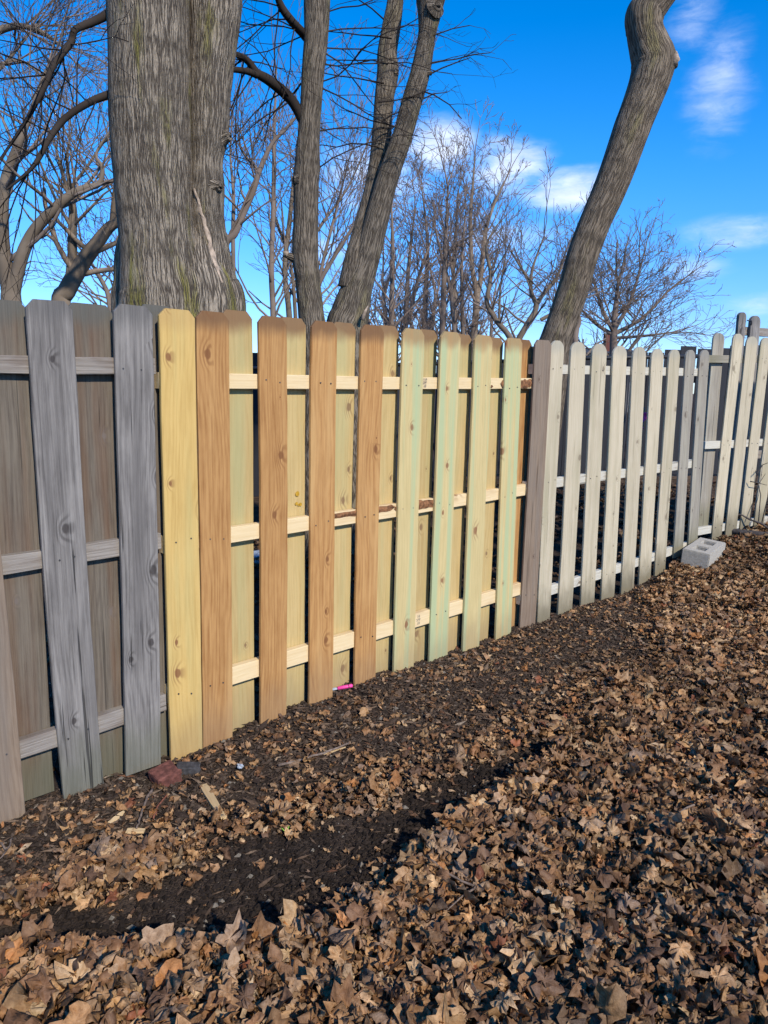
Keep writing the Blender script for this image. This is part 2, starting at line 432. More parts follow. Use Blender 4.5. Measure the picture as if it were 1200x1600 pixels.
def leafmat():
    m, nt, b = new_mat('dry_leaf')
    at_ = nt.node('ShaderNodeAttribute'); at_.attribute_name = 'leafcol'
    oi = nt.node('ShaderNodeObjectInfo')
    g = nt.node('ShaderNodeNewGeometry')
    n = nt.noise(g.outputs['Position'], 55.0, 4.0, 0.65)
    n2 = nt.noise(g.outputs['Position'], 190.0, 2.0, 0.6)
    c = nt.mix(nt.ramp(n, 0.30, 0.72), nt.mix(1.0, at_.outputs['Color'], (0.58, 0.52, 0.46), 'MULTIPLY'), at_.outputs['Color'])
    c = nt.mix(nt.math('MULTIPLY', nt.ramp(n2, 0.55, 0.75), 0.35), c, (0.06, 0.035, 0.02))
    hv = nt.node('ShaderNodeHueSaturation'); hv.inputs['Saturation'].default_value = 1.05
    nt.put(hv.inputs['Value'], nt.math('ADD', nt.math('MULTIPLY', oi.outputs['Random'], 0.4), 0.8)); nt.l.new(c, hv.inputs['Color'])
    nt.l.new(hv.outputs[0], b.inputs['Base Color']); b.inputs['Roughness'].default_value = 0.62
    b.inputs['Specular IOR Level'].default_value = 0.35
    bump(nt, b, n, 0.6, 0.007)
    tr = nt.node('ShaderNodeBsdfTranslucent'); nt.l.new(hv.outputs[0], tr.inputs['Color'])
    mx = nt.node('ShaderNodeMixShader'); mx.inputs[0].default_value = 0.12
    nt.l.new(b.outputs[0], mx.inputs[1]); nt.l.new(tr.outputs[0], mx.inputs[2])
    nt.l.new(mx.outputs[0], nt.n['Material Output'].inputs[0])
    return m


M['leaf'] = leafmat()


def soilmat():
    m, nt, b = new_mat('dark_soil')
    g = nt.node('ShaderNodeNewGeometry')
    n = nt.noise(g.outputs['Position'], 7.0, 5.0, 0.6)
    n2 = nt.noise(g.outputs['Position'], 70.0, 5.0, 0.7)
    v = nt.voro(g.outputs['Position'], 160.0)
    c = nt.mix(nt.ramp(n, 0.35, 0.65), (0.022, 0.015, 0.011), (0.055, 0.038, 0.027))
    c = nt.mix(nt.math('MULTIPLY', nt.ramp(n2, 0.5, 0.75), 0.6), c, (0.10, 0.070, 0.047))
    sp = nt.math('MULTIPLY', nt.ramp(v.outputs['Distance'], 0.10, 0.22, 1.0, 0.0), nt.math('GREATER_THAN', nt.sep(v.outputs['Color'])[0], 0.93))
    c = nt.mix(sp, c, (0.30, 0.26, 0.20))
    # far from the yard the ground is one mat of old leaves
    px, py, pz = nt.sep(g.outputs['Position'])
    far = nt.ramp(nt.math('ADD', nt.math('ABSOLUTE', px), py), 9.0, 14.0)
    vl = nt.voro(g.outputs['Position'], 11.0)
    c = nt.mix(far, c, nt.mix(nt.sep(vl.outputs['Color'])[0], (0.05, 0.03, 0.018), (0.20, 0.13, 0.08)))
    nt.l.new(c, b.inputs['Base Color']); b.inputs['Roughness'].default_value = 0.95
    b.inputs['Specular IOR Level'].default_value = 0.15
    bump(nt, b, nt.math('ADD', n2, nt.math('MULTIPLY', v.outputs['Distance'], 0.6)), 0.9, 0.012)
    return m


M['soil'] = soilmat()


def crumbmat():
    m, nt, b = new_mat('soil_crumbs')
    at_ = nt.node('ShaderNodeAttribute'); at_.attribute_name = 'leafcol'
    g = nt.node('ShaderNodeNewGeometry')
    n = nt.noise(g.outputs['Position'], 120.0, 3.0, 0.6)
    c = nt.mix(nt.ramp(n, 0.3, 0.7), nt.mix(1.0, at_.outputs['Color'], (0.6, 0.6, 0.6), 'MULTIPLY'), at_.outputs['Color'])
    nt.l.new(c, b.inputs['Base Color']); b.inputs['Roughness'].default_value = 0.93
    b.inputs['Specular IOR Level'].default_value = 0.15
    return m


M['crumb'] = crumbmat()

# ------------------------------------------------------------------ lines of the three fences
P0 = np.array([-1.12, 2.48]); U0 = np.array([0.71337323, 0.7007843])
PW = np.array([0.87744506, 4.44219603]); UW = np.array([0.78271721, 0.62237752])
PF = np.array([2.83423807, 5.99813982]); UF = np.array([0.89501252, 0.44604102])


def fence_xy(line, s, n):
    """s along the fence, n towards the yard"""
    P, U = line
    return P[0] + U[0] * s + U[1] * n, P[1] + U[1] * s - U[0] * n


L_NEW, L_WHITE, L_FAR = (P0, U0), (PW, UW), (PF, UF)

# ------------------------------------------------------------------ ground
TR = np.array([(-1.15, 1.72, .03), (-0.91, 1.80, .06), (-0.56, 1.90, .12), (-0.33, 2.02, .17), (-0.12, 2.16, .17), (0.12, 2.40, .11),
               (0.38, 2.64, .10), (0.62, 2.84, .07), (0.80, 2.96, .03)])


def trench(x, y):
    """distance to the dug strip over its half width (1 = edge)"""
    best = np.full(np.shape(x), 9.0)
    for (ax, ay, aw), (bx, by, bw) in zip(TR[:-1], TR[1:]):
        dx, dy = bx - ax, by - ay
        t = np.clip(((x - ax) * dx + (y - ay) * dy) / (dx * dx + dy * dy), 0, 1)
        d = np.hypot(x - ax - t * dx, y - ay - t * dy) / (aw + t * (bw - aw))
        best = np.minimum(best, d)
    return best


def sstep(v, a, b):
    t = np.clip((v - a) / (b - a), 0, 1); return t * t * (3 - 2 * t)


def ground_z(x, y):
    x = np.asarray(x, dtype=np.float64); y = np.asarray(y, dtype=np.float64)
    q = (x - PW[0]) * UW[0] + (y - PW[1]) * UW[1]
    rise = np.interp(q, [-3, 0.2, 1.1, 1.6, 2.0, 2.5, 3.2, 6.0, 20.0, 200.0], [0, 0, .035, .10, .19, .27, .36, .42, .5, .5])
    z = -0.045 + rise
    near = np.exp(-((x - 1) ** 2 + (y - 3) ** 2) / 60.0)
    z = z + near * (fbm(x * 1.3, y * 1.3, 3, 4) * 0.07 + fbm(x * 7, y * 7, 9, 3) * 0.018)
    nd = (x - P0[0]) * U0[1] - (y - P0[1]) * U0[0]            # distance in front of the fence
    z = z + 0.02 * np.exp(-((nd - 0.25) / 0.2) ** 2) * near * sstep(q, -3, -1)
    t = trench(x, y) + fbm(x * 9, y * 9, 21, 3) * 0.9
    z = z - 0.028 * np.exp(-(t / 1.0) ** 2)
    # spoil thrown up on the near side of the dug strip
    z = z + 0.014 * np.exp(-((t - 1.7) / 0.6) ** 2)
    z = z + 0.05 * np.exp(-(((x - 1.05) / .28) ** 2 + ((y - 3.15) / .2) ** 2))
    return z


def build_ground():
    xs = np.concatenate((-np.geomspace(160, 2.05, 22), np.arange(-2.0, 5.0, 0.028), np.geomspace(5.05, 160, 22)))
    ys = np.concatenate((-np.geomspace(60, 0.9, 10), [0.3], np.arange(1.0, 8.6, 0.028), np.geomspace(8.65, 300, 26)))
    X, Y = np.meshgrid(xs, ys)
    Z = ground_z(X, Y)
    v = np.stack((X.ravel(), Y.ravel(), Z.ravel()), 1)
    nx, ny = len(xs), len(ys)
    i = (np.arange(ny - 1)[:, None] * nx + np.arange(nx - 1)[None, :]).ravel()
    f = np.stack((i, i + 1, i + nx + 1, i + nx), 1)
    o = link('ground', mesh_np('ground', v, f), M['soil'])
    return tag(o, kind='structure')


GROUND = build_ground()

# ------------------------------------------------------------------ boards
def board_mesh(name, w, h, t=0.016, top='dog', bow=0.0, rough_edge=0.0012, levels=14, seed=0):
    """a board standing on z=0, front face at y=0 (towards -y), chamfered, with a shaped top"""
    r = random.Random(seed)
    ch = 0.0022
    zs = [h * i / levels for i in range(levels)]
    if top == 'dog':
        c = 0.028
        zs = [z for z in zs if z < h - c - 0.02] + [h - c - 0.001, h - 0.001]
        def half(z): return w / 2 - max(0.0, z - (h - c)) * 0.95
    elif top == 'round':
        c = w * 0.42
        zs = [z for z in zs if z < h - c - 0.02] + [h - c + c * k for k in (0, .3, .55, .75, .9, .985)]
        def half(z):
            k = max(0.0, (z - (h - c)) / c)
            return max(0.012, (w / 2) * math.sqrt(max(0.0, 1 - k * k * 0.97)))
    else:
        zs = zs + [h]
        def half(z): return w / 2
    verts, faces = [], []
    p1, p2 = r.random() * 6, r.random() * 6
    for z in zs:
        k = z / h
        sx = bow * math.sin(math.pi * k) + 0.0015 * math.sin(5 * k + p1)
        sy = 0.003 * math.sin(3 * k + p2)
        hw = half(z) 
        a = -hw + r.uniform(-rough_edge, rough_edge); b = hw + r.uniform(-rough_edge, rough_edge)
        for (x, y) in ((a + ch, 0), (b - ch, 0), (b, ch), (b, t - ch), (b - ch, t), (a + ch, t), (a, t - ch), (a, ch)):
            verts.append((x + sx, y + sy, z))
    n = len(zs)
    for i in range(n - 1):
        for j in range(8):
            faces.append((i * 8 + j, i * 8 + (j + 1) % 8, (i + 1) * 8 + (j + 1) % 8, (i + 1) * 8 + j))
    me = bpy.data.meshes.new(name)
    me.from_pydata(verts, [], faces + [tuple(range(7, -1, -1)), tuple((n - 1) * 8 + j for j in range(8))])
    me.update()
    return me


def fence_matrix(line, s0, s1, z0, z1, n):
    """frame of a board whose foot is at (s0,z0) and whose head is at (s1,z1); local -y faces the yard"""
    P, U = line
    x0, y0 = fence_xy(line, s0, n); x1, y1 = fence_xy(line, s1, n)
    zax = Vector((x1 - x0, y1 - y0, z1 - z0)).normalized()
    yax = Vector((-U[1], U[0], 0))
    xax = yax.cross(zax).normalized(); yax = zax.cross(xax)
    return Matrix(((xax.x, yax.x, zax.x, x0), (xax.y, yax.y, zax.y, y0), (xax.z, yax.z, zax.z, z0), (0, 0, 0, 1)))


def picket(fence, line, mat, st, sb, w, z0, z1, n=0.0, top='dog', bow=0.0, nails=None, seed=0, t=0.016, name='picket'):
    h = math.hypot(z1 - z0, st - sb)
    me = board_mesh(name, w, h, t, top, bow, seed=seed)
    o = link(name, me, mat, fence)
    o.matrix_basis = fence_matrix(line, sb, st, z0, z1, n)
    if nails:
        r = random.Random(seed + 99)
        vs, fs = [], []
        for zz in nails:
            for sx in (-0.24, 0.24):
                cx, cz = sx * w + r.uniform(-.012, .012), zz - z0 + r.uniform(-.014, .014)
                b0 = len(vs)
                for k in range(7):
                    a = k / 7 * 6.2832
                    vs.append((cx + 0.0034 * math.cos(a), -0.0012, cz + 0.0034 * math.sin(a)))
                for k in range(7):
                    a = k / 7 * 6.2832
                    vs.append((cx + 0.0034 * math.cos(a), 0.006, cz + 0.0034 * math.sin(a)))
                fs.append(tuple(b0 + k for k in range(7)))
                fs += [(b0 + k, b0 + 7 + k, b0 + 7 + (k + 1) % 7, b0 + (k + 1) % 7) for k in range(7)]
        nm = bpy.data.meshes.new('nail_heads'); nm.from_pydata(vs, [], fs); nm.update()
        no = link('nail_heads', nm, M['nail'], o); no['kind'] = 'stuff'
    return o


def rail(fence, line, mat, s0, s1, z0, z1, n=-0.0165, h=0.062, t=0.036, seed=0, name='rail'):
    """a rail laid along the fence; local z is its length, local x its height"""
    L = math.hypot(s1 - s0, z1 - z0)
    me = board_mesh(name, h, L, t, 'flat', 0.002, 0.0015, 10, seed)
    o = link(name, me, mat, fence)
    P, U = line
    x0, y0 = fence_xy(line, s0, n); x1, y1 = fence_xy(line, s1, n)
    zax = Vector((x1 - x0, y1 - y0, z1 - z0)).normalized()
    yax = Vector((-U[1], U[0], 0)); xax = yax.cross(zax).normalized()
    o.matrix_basis = Matrix(((xax.x, yax.x, zax.x, x0), (xax.y, yax.y, zax.y, y0), (xax.z, yax.z, zax.z, z0), (0, 0, 0, 1)))
    return o


def fence_root(name, line, label):
    x, y = fence_xy(line, 0.0, 0.0)
    o = empty(name, (x, y, 0.0))
    bpy.context.view_layer.update()
    return tag(o, label, 'fence', None if name in ('dark_fence', 'tall_fence') else 'fence panels along the yard')


def keep(o, parent):
    o.matrix_parent_inverse = parent.matrix_world.inverted()


def fix_parents(root):
    """boards are given in world space: undo the parent's own offset"""
    inv = Matrix.Translation(-root.location)
    for c in root.children:
        c.matrix_parent_inverse = inv


BACK = -0.0545

# --- weathered grey panel
F1 = fence_root('weathered_fence', L_NEW, 'weathered grey wooden fence panel with wide dog-eared boards')
NG = (1.53, 0.865, 0.20)
gf = [(-0.302, -0.262, .148, -.075, 1.715, 'brown_old'), (-0.007, 0.022, .150, -.045, 1.742, 'grey'), (0.289, 0.257, .146, -.045, 1.752, 'grey'),
      (-0.58, -0.56, .146, -.06, 1.73, 'grey')]
for i, (st, sb, w, z0, z1, m) in enumerate(gf):
    pk = picket(F1, L_NEW, M[m], st, sb, w, z0, z1, nails=NG, bow=(0.004, -0.006, 0.003, 0)[i], seed=100 + i)
    if i == 1:
        v = [(0.02, -.002, 1.618), (0.07, -.002, 1.616), (0.072, -.002, 1.634), (0.05, -.002, 1.64), (0.045, -.002, 1.632), (0.022, -.002, 1.626)]
        sm = bpy.data.meshes.new('orange_scrape'); sm.from_pydata(v, [], [(0, 1, 2, 3, 4, 5)]); sm.update()
        link('orange_scrape', sm, M['scrape'], pk)
for i, (st, sb, w, z0, z1) in enumerate([(-0.142, -0.150, .168, -.03, 1.735), (0.153, 0.148, .166, -.06, 1.748), (0.402, 0.386, .145, -.06, 1.765), (-0.36, -0.37, .18, -.05, 1.73)]):
    picket(F1, L_NEW, M['greybrown'], st, sb, w, z0, z1, BACK, seed=130 + i)
for i, (z, hh) in enumerate(((1.535, .058), (0.868, .064), (0.198, .068))):
    rail(F1, L_NEW, M['rail_grey'], -0.75, 0.372, z - .012, z + .003, h=hh, seed=140 + i)
fix_parents(F1)

# --- new panel
F2 = fence_root('new_fence', L_NEW, 'newly built fence panel of yellow, orange and green tinted pine boards')
NN = (1.49, 0.855, 0.225)
nf = [(0.460, 0.451, .147, -.064, 1.752, 'yellow'), (0.611, 0.600, .144, -.068, 1.756, 'orange'), (0.898, 0.890, .143, -.064, 1.760, 'orange'),
      (1.181, 1.168, .146, -.050, 1.761, 'orange'), (1.470, 1.464, .147, -.09, 1.765, 'orange'), (1.755, 1.744, .156, -.09, 1.767, 'green'),
      (2.037, 2.034, .157, -.09, 1.770, 'green'), (2.318, 2.322, .156, -.09, 1.771, 'green'), (2.605, 2.640, .158, -.09, 1.771, 'green')]
for i, (st, sb, w, z0, z1, m) in enumerate(nf):
    picket(F2, L_NEW, M[m], st, sb, w, z0, z1, nails=NN, bow=random.uniform(-.004, .004), seed=200 + i)
nb = [0.755, 1.044, 1.336, 1.628, 1.918, 2.204, 2.490, 2.785]
for i, s in enumerate(nb):
    pk = picket(F2, L_NEW, M['pale' if i < 7 else 'orange'], s, s - 0.004, .148, -.10, 1.772 + random.uniform(-.004, .005), BACK, seed=230 + i)
    if i == 1:      # amber resin blots
        for (cx, cz, rr) in ((0.022, 0.99, .0125), (0.018, 0.945, .008), (0.040, 0.94, .009), (0.03, 0.938, .006)):
            vv = [(cx + rr * math.cos(a) * random.uniform(.85, 1.1), -.0022, cz + 0.10 + rr * math.sin(a) * random.uniform(.85, 1.1)) for a in np.linspace(0, 6.28, 13)[:-1]]
            rm = bpy.data.meshes.new('resin_blot'); rm.from_pydata(vv, [], [tuple(range(12))]); rm.update()
            link('resin_blot', rm, M['resin'], pk)
rl = []
for i, (za, zb, hh) in enumerate(((1.486, 1.515, .062), (0.850, 0.862, .068), (0.228, 0.222, .080))):
    rl.append(rail(F2, L_NEW, M['rail_new'], 0.385, 2.835, za, zb, h=hh, seed=240 + i))
picket(F2, L_NEW, M['post'], 2.935, 2.935, .09, -.3, 1.74, -0.060, 'flat', seed=260, t=0.09, name='post')
picket(F2, L_NEW, M['post'], 0.385, 0.385, .05, -.3, 1.66, -0.0725, 'flat', seed=261, t=0.09, name='post')


def bark_strip(parent, z0, z1, x0, x1, seed):
    """waney edge left on a rail: an uneven strip lying 2 mm proud of its face"""
    r = random.Random(seed); n = 16; vs = []; fs = []
    for k in range(n + 1):
        zz = z0 + (z1 - z0) * k / n
        a = x0 + r.uniform(-.006, .006); b = x1 + r.uniform(-.004, .004)
        if k in (0, n): a = b = (x0 + x1) / 2
        vs += [(a, -.0022, zz), ((a + b) / 2, -.0045 - r.random() * .002, zz), (b, -.0022, zz)]
    for k in range(n):
        for j in range(2):
            fs.append((k * 3 + j, k * 3 + j + 1, k * 3 + j + 4, k * 3 + j + 3))
    me = bpy.data.meshes.new('bark_strip'); me.from_pydata(vs, [], fs); me.update()
    return link('bark_strip', me, M['barkstrip'], parent)


bark_strip(rl[0], 2.12, 2.44, -0.024, 0.026, 5)
bark_strip(rl[1], 0.78, 1.28, -0.031, -0.002, 6)
bark_strip(rl[1], 1.27, 1.66, -0.030, 0.016, 8)
bark_strip(rl[0], 1.86, 2.05, 0.012, 0.027, 9)


def stamp(parent, z, lines, size=0.014):
    """ink grade stamp printed on a rail"""
    r3 = Matrix(((0, -1, 0), (0, 0, -1), (1, 0, 0))).to_4x4()
    cu = bpy.data.curves.new('grade_stamp', 'FONT'); cu.body = lines; cu.size = size
    cu.align_x = 'CENTER'; cu.align_y = 'CENTER'; cu.space_line = 0.85; cu.resolution_u = 2
    tmp = bpy.data.objects.new('grade_stamp_curve', cu); COL.objects.link(tmp)
    dg = bpy.context.evaluated_depsgraph_get()
    me = bpy.data.meshes.new_from_object(tmp.evaluated_get(dg))
    COL.objects.unlink(tmp); bpy.data.objects.remove(tmp)
    me.materials.clear(); me.name = 'grade_stamp'
    o = link('grade_stamp', me, M['ink'], parent)
    o.matrix_basis = Matrix.Translation((0.0, -0.0035, z)) @ r3
    return o


stamp(rl[0], 1.475, '114\nSPF\n18', 0.020)
stamp(rl[2], 1.480, '18\nSPF\n18', 0.023)
fix_parents(F2)

# --- cream painted panel
F3 = fence_root('cream_fence', L_WHITE, 'cream painted old picket fence panel beside the new boards')
NW = (1.615, 0.90, 0.18)
wf = [(0.082, 0.097, .150, -.07, 1.776, 'brown_old', 'dog'), (0.224, 0.248, .128, -.06, 1.781, 'white', 'dog'), (0.431, 0.477, .152, -.06, 1.783, 'white', 'dog'),
      (0.657, 0.723, .155, -.06, 1.783, 'white', 'dog'), (0.879, 0.965, .158, -.04, 1.781, 'white', 'dog'), (1.114, 1.205, .158, -.02, 1.785, 'white', 'dog'),
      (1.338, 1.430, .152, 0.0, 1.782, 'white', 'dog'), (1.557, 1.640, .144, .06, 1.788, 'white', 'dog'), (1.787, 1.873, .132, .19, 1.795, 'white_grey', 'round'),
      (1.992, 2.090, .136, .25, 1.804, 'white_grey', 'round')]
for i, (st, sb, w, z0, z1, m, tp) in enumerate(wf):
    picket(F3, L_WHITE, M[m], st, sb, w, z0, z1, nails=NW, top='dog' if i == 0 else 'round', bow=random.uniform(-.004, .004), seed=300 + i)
for i, (za, zb, hh) in enumerate(((1.603, 1.636, .058), (0.880, 0.930, .064), (0.150, 0.255, .066))):
    rail(F3, L_WHITE, M['rail_white'], 0.02, 2.06, za, zb, h=hh, seed=340 + i)
fix_parents(F3)

# --- stepped panel further on
F4 = fence_root('stepped_fence', L_FAR, 'taller stepped cream picket panel with rail ends sticking out past it')
NF = (1.765, 1.07, 0.37)
for i, (st, sb, w, z0, z1) in enumerate([(-0.014, -0.020, .118, .24, 1.953), (0.156, 0.151, .134, .27, 1.940), (0.329, 0.324, .122, .30, 1.939), (0.524, 0.500, .128, .33, 1.932),
                                         (0.71, 0.69, .128, .33, 1.94), (0.90, 0.88, .128, .33, 1.95), (1.09, 1.07, .128, .33, 1.95)]):
    picket(F4, L_FAR, M['white'], st, sb, w, z0, z1, nails=NF, top='round', seed=400 + i)
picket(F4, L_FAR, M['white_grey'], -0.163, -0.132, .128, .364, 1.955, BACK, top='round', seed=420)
for i, (za, zb, hh) in enumerate(((1.745, 1.80, .060), (1.060, 1.085, .062), (0.338, 0.42, .066))):
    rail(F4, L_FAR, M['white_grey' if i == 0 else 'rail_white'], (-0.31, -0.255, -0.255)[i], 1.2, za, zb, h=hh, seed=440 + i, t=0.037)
fix_parents(F4)

# --- tall grey pickets that stand behind the stepped panel
F5 = fence_root('tall_fence', L_FAR, 'pair of tall dark grey pickets rising behind the stepped cream panel')
for i, (st, sb, w) in enumerate(((0.655, 0.70, .098), (0.835, 0.89, .130))):
    picket(F5, L_FAR, M['grey'], st, sb, w, .25, 2.200 - 0.02 * i, -0.5, top='round', seed=460 + i, t=0.03)
rail(F5, L_FAR, M['rail_grey'], 0.70, 1.2, 2.045, 2.045, n=-0.5335, h=.075, seed=470)
rail(F5, L_FAR, M['rail_grey'], 0.60, 1.2, 0.9, 0.9, n=-0.5335, h=.075, seed=471)


def tube_mesh(name, pts, radii, sides=6, cap=True):
    """round tube along points (small things)"""
    vs, fs = [], []
    prev = None
    n = len(pts)
    for i, p in enumerate(pts):
        p = Vector(p)
        a = Vector(pts[max(0, i - 1)]); b = Vector(pts[min(n - 1, i + 1)])
        d = (b - a).normalized()
        if prev is None:
            prev = d.orthogonal().normalized()
        u = (prev - d * prev.dot(d)).normalized(); v = d.cross(u); prev = u
        for k in range(sides):
            an = k / sides * 6.28318
            vs.append(p + (u * math.cos(an) + v * math.sin(an)) * radii[i])
    for i in range(n - 1):
        for k in range(sides):
            fs.append((i * sides + k, i * sides + (k + 1) % sides, (i + 1) * sides + (k + 1) % sides, (i + 1) * sides + k))
    if cap:
        fs.append(tuple(range(sides - 1, -1, -1))); fs.append(tuple((n - 1) * sides + k for k in range(sides)))
    me = bpy.data.meshes.new(name); me.from_pydata(vs, [], fs); me.update()
    for p_ in me.polygons: p_.use_smooth = True
    return me


hx, hy = fence_xy(L_FAR, 0.70, -0.49)
hk = link('latch_hook', tube_mesh('latch_hook', [(hx, hy, 2.13), (hx + .05, hy + .02, 2.13), (hx + .055, hy + .022, 2.11), (hx + .05, hy + .02, 2.09)], [.005] * 4), M['black_metal'], F5)
fix_parents(F5)

# ------------------------------------------------------------------ trees
def catmull(pts, sub):
    """pts: array (n,k) -> smooth samples"""
    P = np.asarray(pts, float); n = len(P); out = []
    for i in range(n - 1):
        a, b, c, d = P[max(i - 1, 0)], P[i], P[i + 1], P[min(i + 2, n - 1)]
        for k in range(sub):
            t = k / sub
            out.append(0.5 * ((2 * b) + (c - a) * t + (2 * a - 5 * b + 4 * c - d) * t * t + (3 * b - a - 3 * c + d) * t ** 3))
    out.append(P[-1]); return np.array(out)


def stem_arrays(path, sides=28, sub=6, lump=0.05, seed=0, squash=None):
    """path rows: x,y,z,r -> verts, quads, uv of a bark covered stem with lumps"""
    S = catmull(path, sub); n = len(S)
    ctr = S[:, :3]; rad = S[:, 3]
    tan = np.gradient(ctr, axis=0); tan /= np.linalg.norm(tan, axis=1)[:, None]
    ref = np.array([0, 1.0, 0])        # seam turned away from the yard
    L = np.concatenate(([0], np.cumsum(np.linalg.norm(np.diff(ctr, axis=0), axis=1))))
    vs, uv = [], []
    ang = np.linspace(0, 2 * np.pi, sides + 1)
    for i in range(n):
        u = ref - tan[i] * (ref @ tan[i]); u /= np.linalg.norm(u); v = np.cross(tan[i], u)
        nz = fbm(np.cos(ang) * 1.3 + seed * 3.1 + L[i] * 1.7, np.sin(ang) * 1.3 + L[i] * 2.3, seed, 3)
        nz2 = fbm(ang * 6.0 * (1 + 0 * ang), np.full_like(ang, L[i] * 9.0), seed + 5, 2) * np.minimum(1, np.sin(ang / 2) * 4)
        r = rad[i] * (1 + lump * 2 * nz + lump * 0.5 * nz2)
        r[-1] = r[0]
        vs.append(ctr[i] + np.outer(np.cos(ang) * r, u) + np.outer(np.sin(ang) * r, v))
        uv.append(np.stack((ang * np.mean(rad), np.full_like(ang, L[i])), 1))
    vs = np.concatenate(vs); uv = np.concatenate(uv)
    k = sides + 1
    idx = (np.arange(n - 1)[:, None] * k + np.arange(sides)[None, :]).ravel()
    f = np.stack((idx, idx + 1, idx + k + 1, idx + k), 1)
    return vs, f, uv


def join_arrays(parts):
    V, F, UVs, off = [], [], [], 0
    for v, f, uv in parts:
        V.append(v); F.append(f + off); UVs.append(uv); off += len(v)
    return np.concatenate(V), np.concatenate(F), np.concatenate(UVs)


def pix_path(rows, Y, foot=None, lean=0.0):
    """rows (x pixel, y pixel, width pixels[, depth offset]) -> x,y,z,r at depth Y"""
    out = []
    for r in rows:
        yy = Y + (r[3] if len(r) > 3 else 0.0)
        p = at(r[0], r[1], yy); out.append((p.x, p.y, p.z, r[2] / 2 * yy / FPX))
    if foot:      # carry the stem down into the ground
        p = out[-1]; gx, gy = p[0] + foot[0], p[1] + foot[1]
        gz = float(ground_z(gx, gy))
        out.append(((p[0] + gx) / 2, (p[1] + gy) / 2, (p[2] + gz) / 2, p[3] * (1 + (foot[2] - 1) * .35)))
        out.append((gx, gy, gz - 0.15, p[3] * foot[2]))
    return np.array(out[::-1])


SEG = []
ZMAX_R = random.Random(5)


def unit(v):
    l = math.sqrt(v[0] * v[0] + v[1] * v[1] + v[2] * v[2]) or 1.0
    return (v[0] / l, v[1] / l, v[2] / l)


def turned(d, ang, r):
    """direction d turned by ang about a random axis"""
    a = (r.gauss(0, 1), r.gauss(0, 1), r.gauss(0, 1))
    k = a[0] * d[0] + a[1] * d[1] + a[2] * d[2]
    a = unit((a[0] - k * d[0], a[1] - k * d[1], a[2] - k * d[2]))
    c, s = math.cos(ang), math.sin(ang)
    return (d[0] * c + a[0] * s, d[1] * c + a[1] * s, d[2] * c + a[2] * s)


def grow(segs, p, d, L, r, lvl, r_, wig=0.16, trop=0.05, ang=(0.45, 0.95), dens=1.0, rmin=0.004, shrink=(0.42, 0.68), step=None):
    n = max(3, min(7, int(L / (step or 0.22))))
    sl = L / n
    for i in range(n):
        d = unit((d[0] + r_.gauss(0, wig), d[1] + r_.gauss(0, wig), d[2] + r_.gauss(0, wig) + trop))
        q = (p[0] + d[0] * sl, p[1] + d[1] * sl, p[2] + d[2] * sl)
        r1 = max(rmin * .7, r * (1 - 0.5 * (i + 1) / n))
        segs.append((p, q, max(rmin * .7, r * (1 - 0.5 * i / n)), r1))
        if lvl > 0:
            k = dens * (1.0 if i > 0 else 0.4)
            while k > 0:
                if r_.random() < k:
                    grow(segs, q, turned(d, r_.uniform(*ang), r_), L * r_.uniform(*shrink) * (1 - 0.35 * i / n), max(rmin, r1 * 0.6), lvl - 1, r_,
                         wig, trop, ang, dens, rmin, shrink, step)
                k -= 1.0
        p = q


def segs_arrays(segs, sides=3):
    p0 = np.array([s[0] for s in segs]); p1 = np.array([s[1] for s in segs])
    r0 = np.array([s[2] for s in segs]); r1 = np.array([s[3] for s in segs])
    d = p1 - p0; d /= np.maximum(1e-9, np.linalg.norm(d, axis=1))[:, None]
    ref = np.where(np.abs(d[:, 2:3]) < 0.9, np.array([[0, 0, 1.0]]), np.array([[1.0, 0, 0]]))
    u = np.cross(ref, d); u /= np.linalg.norm(u, axis=1)[:, None]; v = np.cross(d, u)
    V = np.empty((len(segs), 2 * sides, 3))
    for k in range(sides):
        a = 2 * np.pi * k / sides
        o = u * math.cos(a) + v * math.sin(a)
        V[:, k] = p0 + o * r0[:, None]; V[:, sides + k] = p1 + o * r1[:, None]
    base = (np.arange(len(segs)) * 2 * sides)[:, None]
    F = np.concatenate([base + np.array([[k, (k + 1) % sides, sides + (k + 1) % sides, sides + k]]) for k in range(sides)])
    return V.reshape(-1, 3), F


def crown_obj(name, segs, mat, parent):
    thick = [s for s in segs if s[2] > 0.016]; thin = [s for s in segs if s[2] <= 0.016]
    V, F = [], []; off = 0
    for lst, sd in ((thick, 6), (thin, 3)):
        if lst:
            v, f = segs_arrays(lst, sd); V.append(v); F.append(f + off); off += len(v)
    o = link(name, mesh_np(name, np.concatenate(V), np.concatenate(F)), mat, parent)
    return o


def along(path, t):
    n = len(path) - 1; k = min(n - 1, int(t * n)); f = t * n - k
    return path[k] * (1 - f) + path[k + 1] * f


def path_segs(path, sub=4):
    S = catmull(path, sub); return [(tuple(S[i][:3]), tuple(S[i + 1][:3]), S[i][3], S[i + 1][3]) for i in range(len(S) - 1)]


def tree_root(name, loc, label, group=None):
    o = empty(name, loc)
    return tag(o, label, 'tree', group)


def rebase(root):
    inv = Matrix.Translation(-root.location)
    for c in root.children: c.matrix_parent_inverse = inv


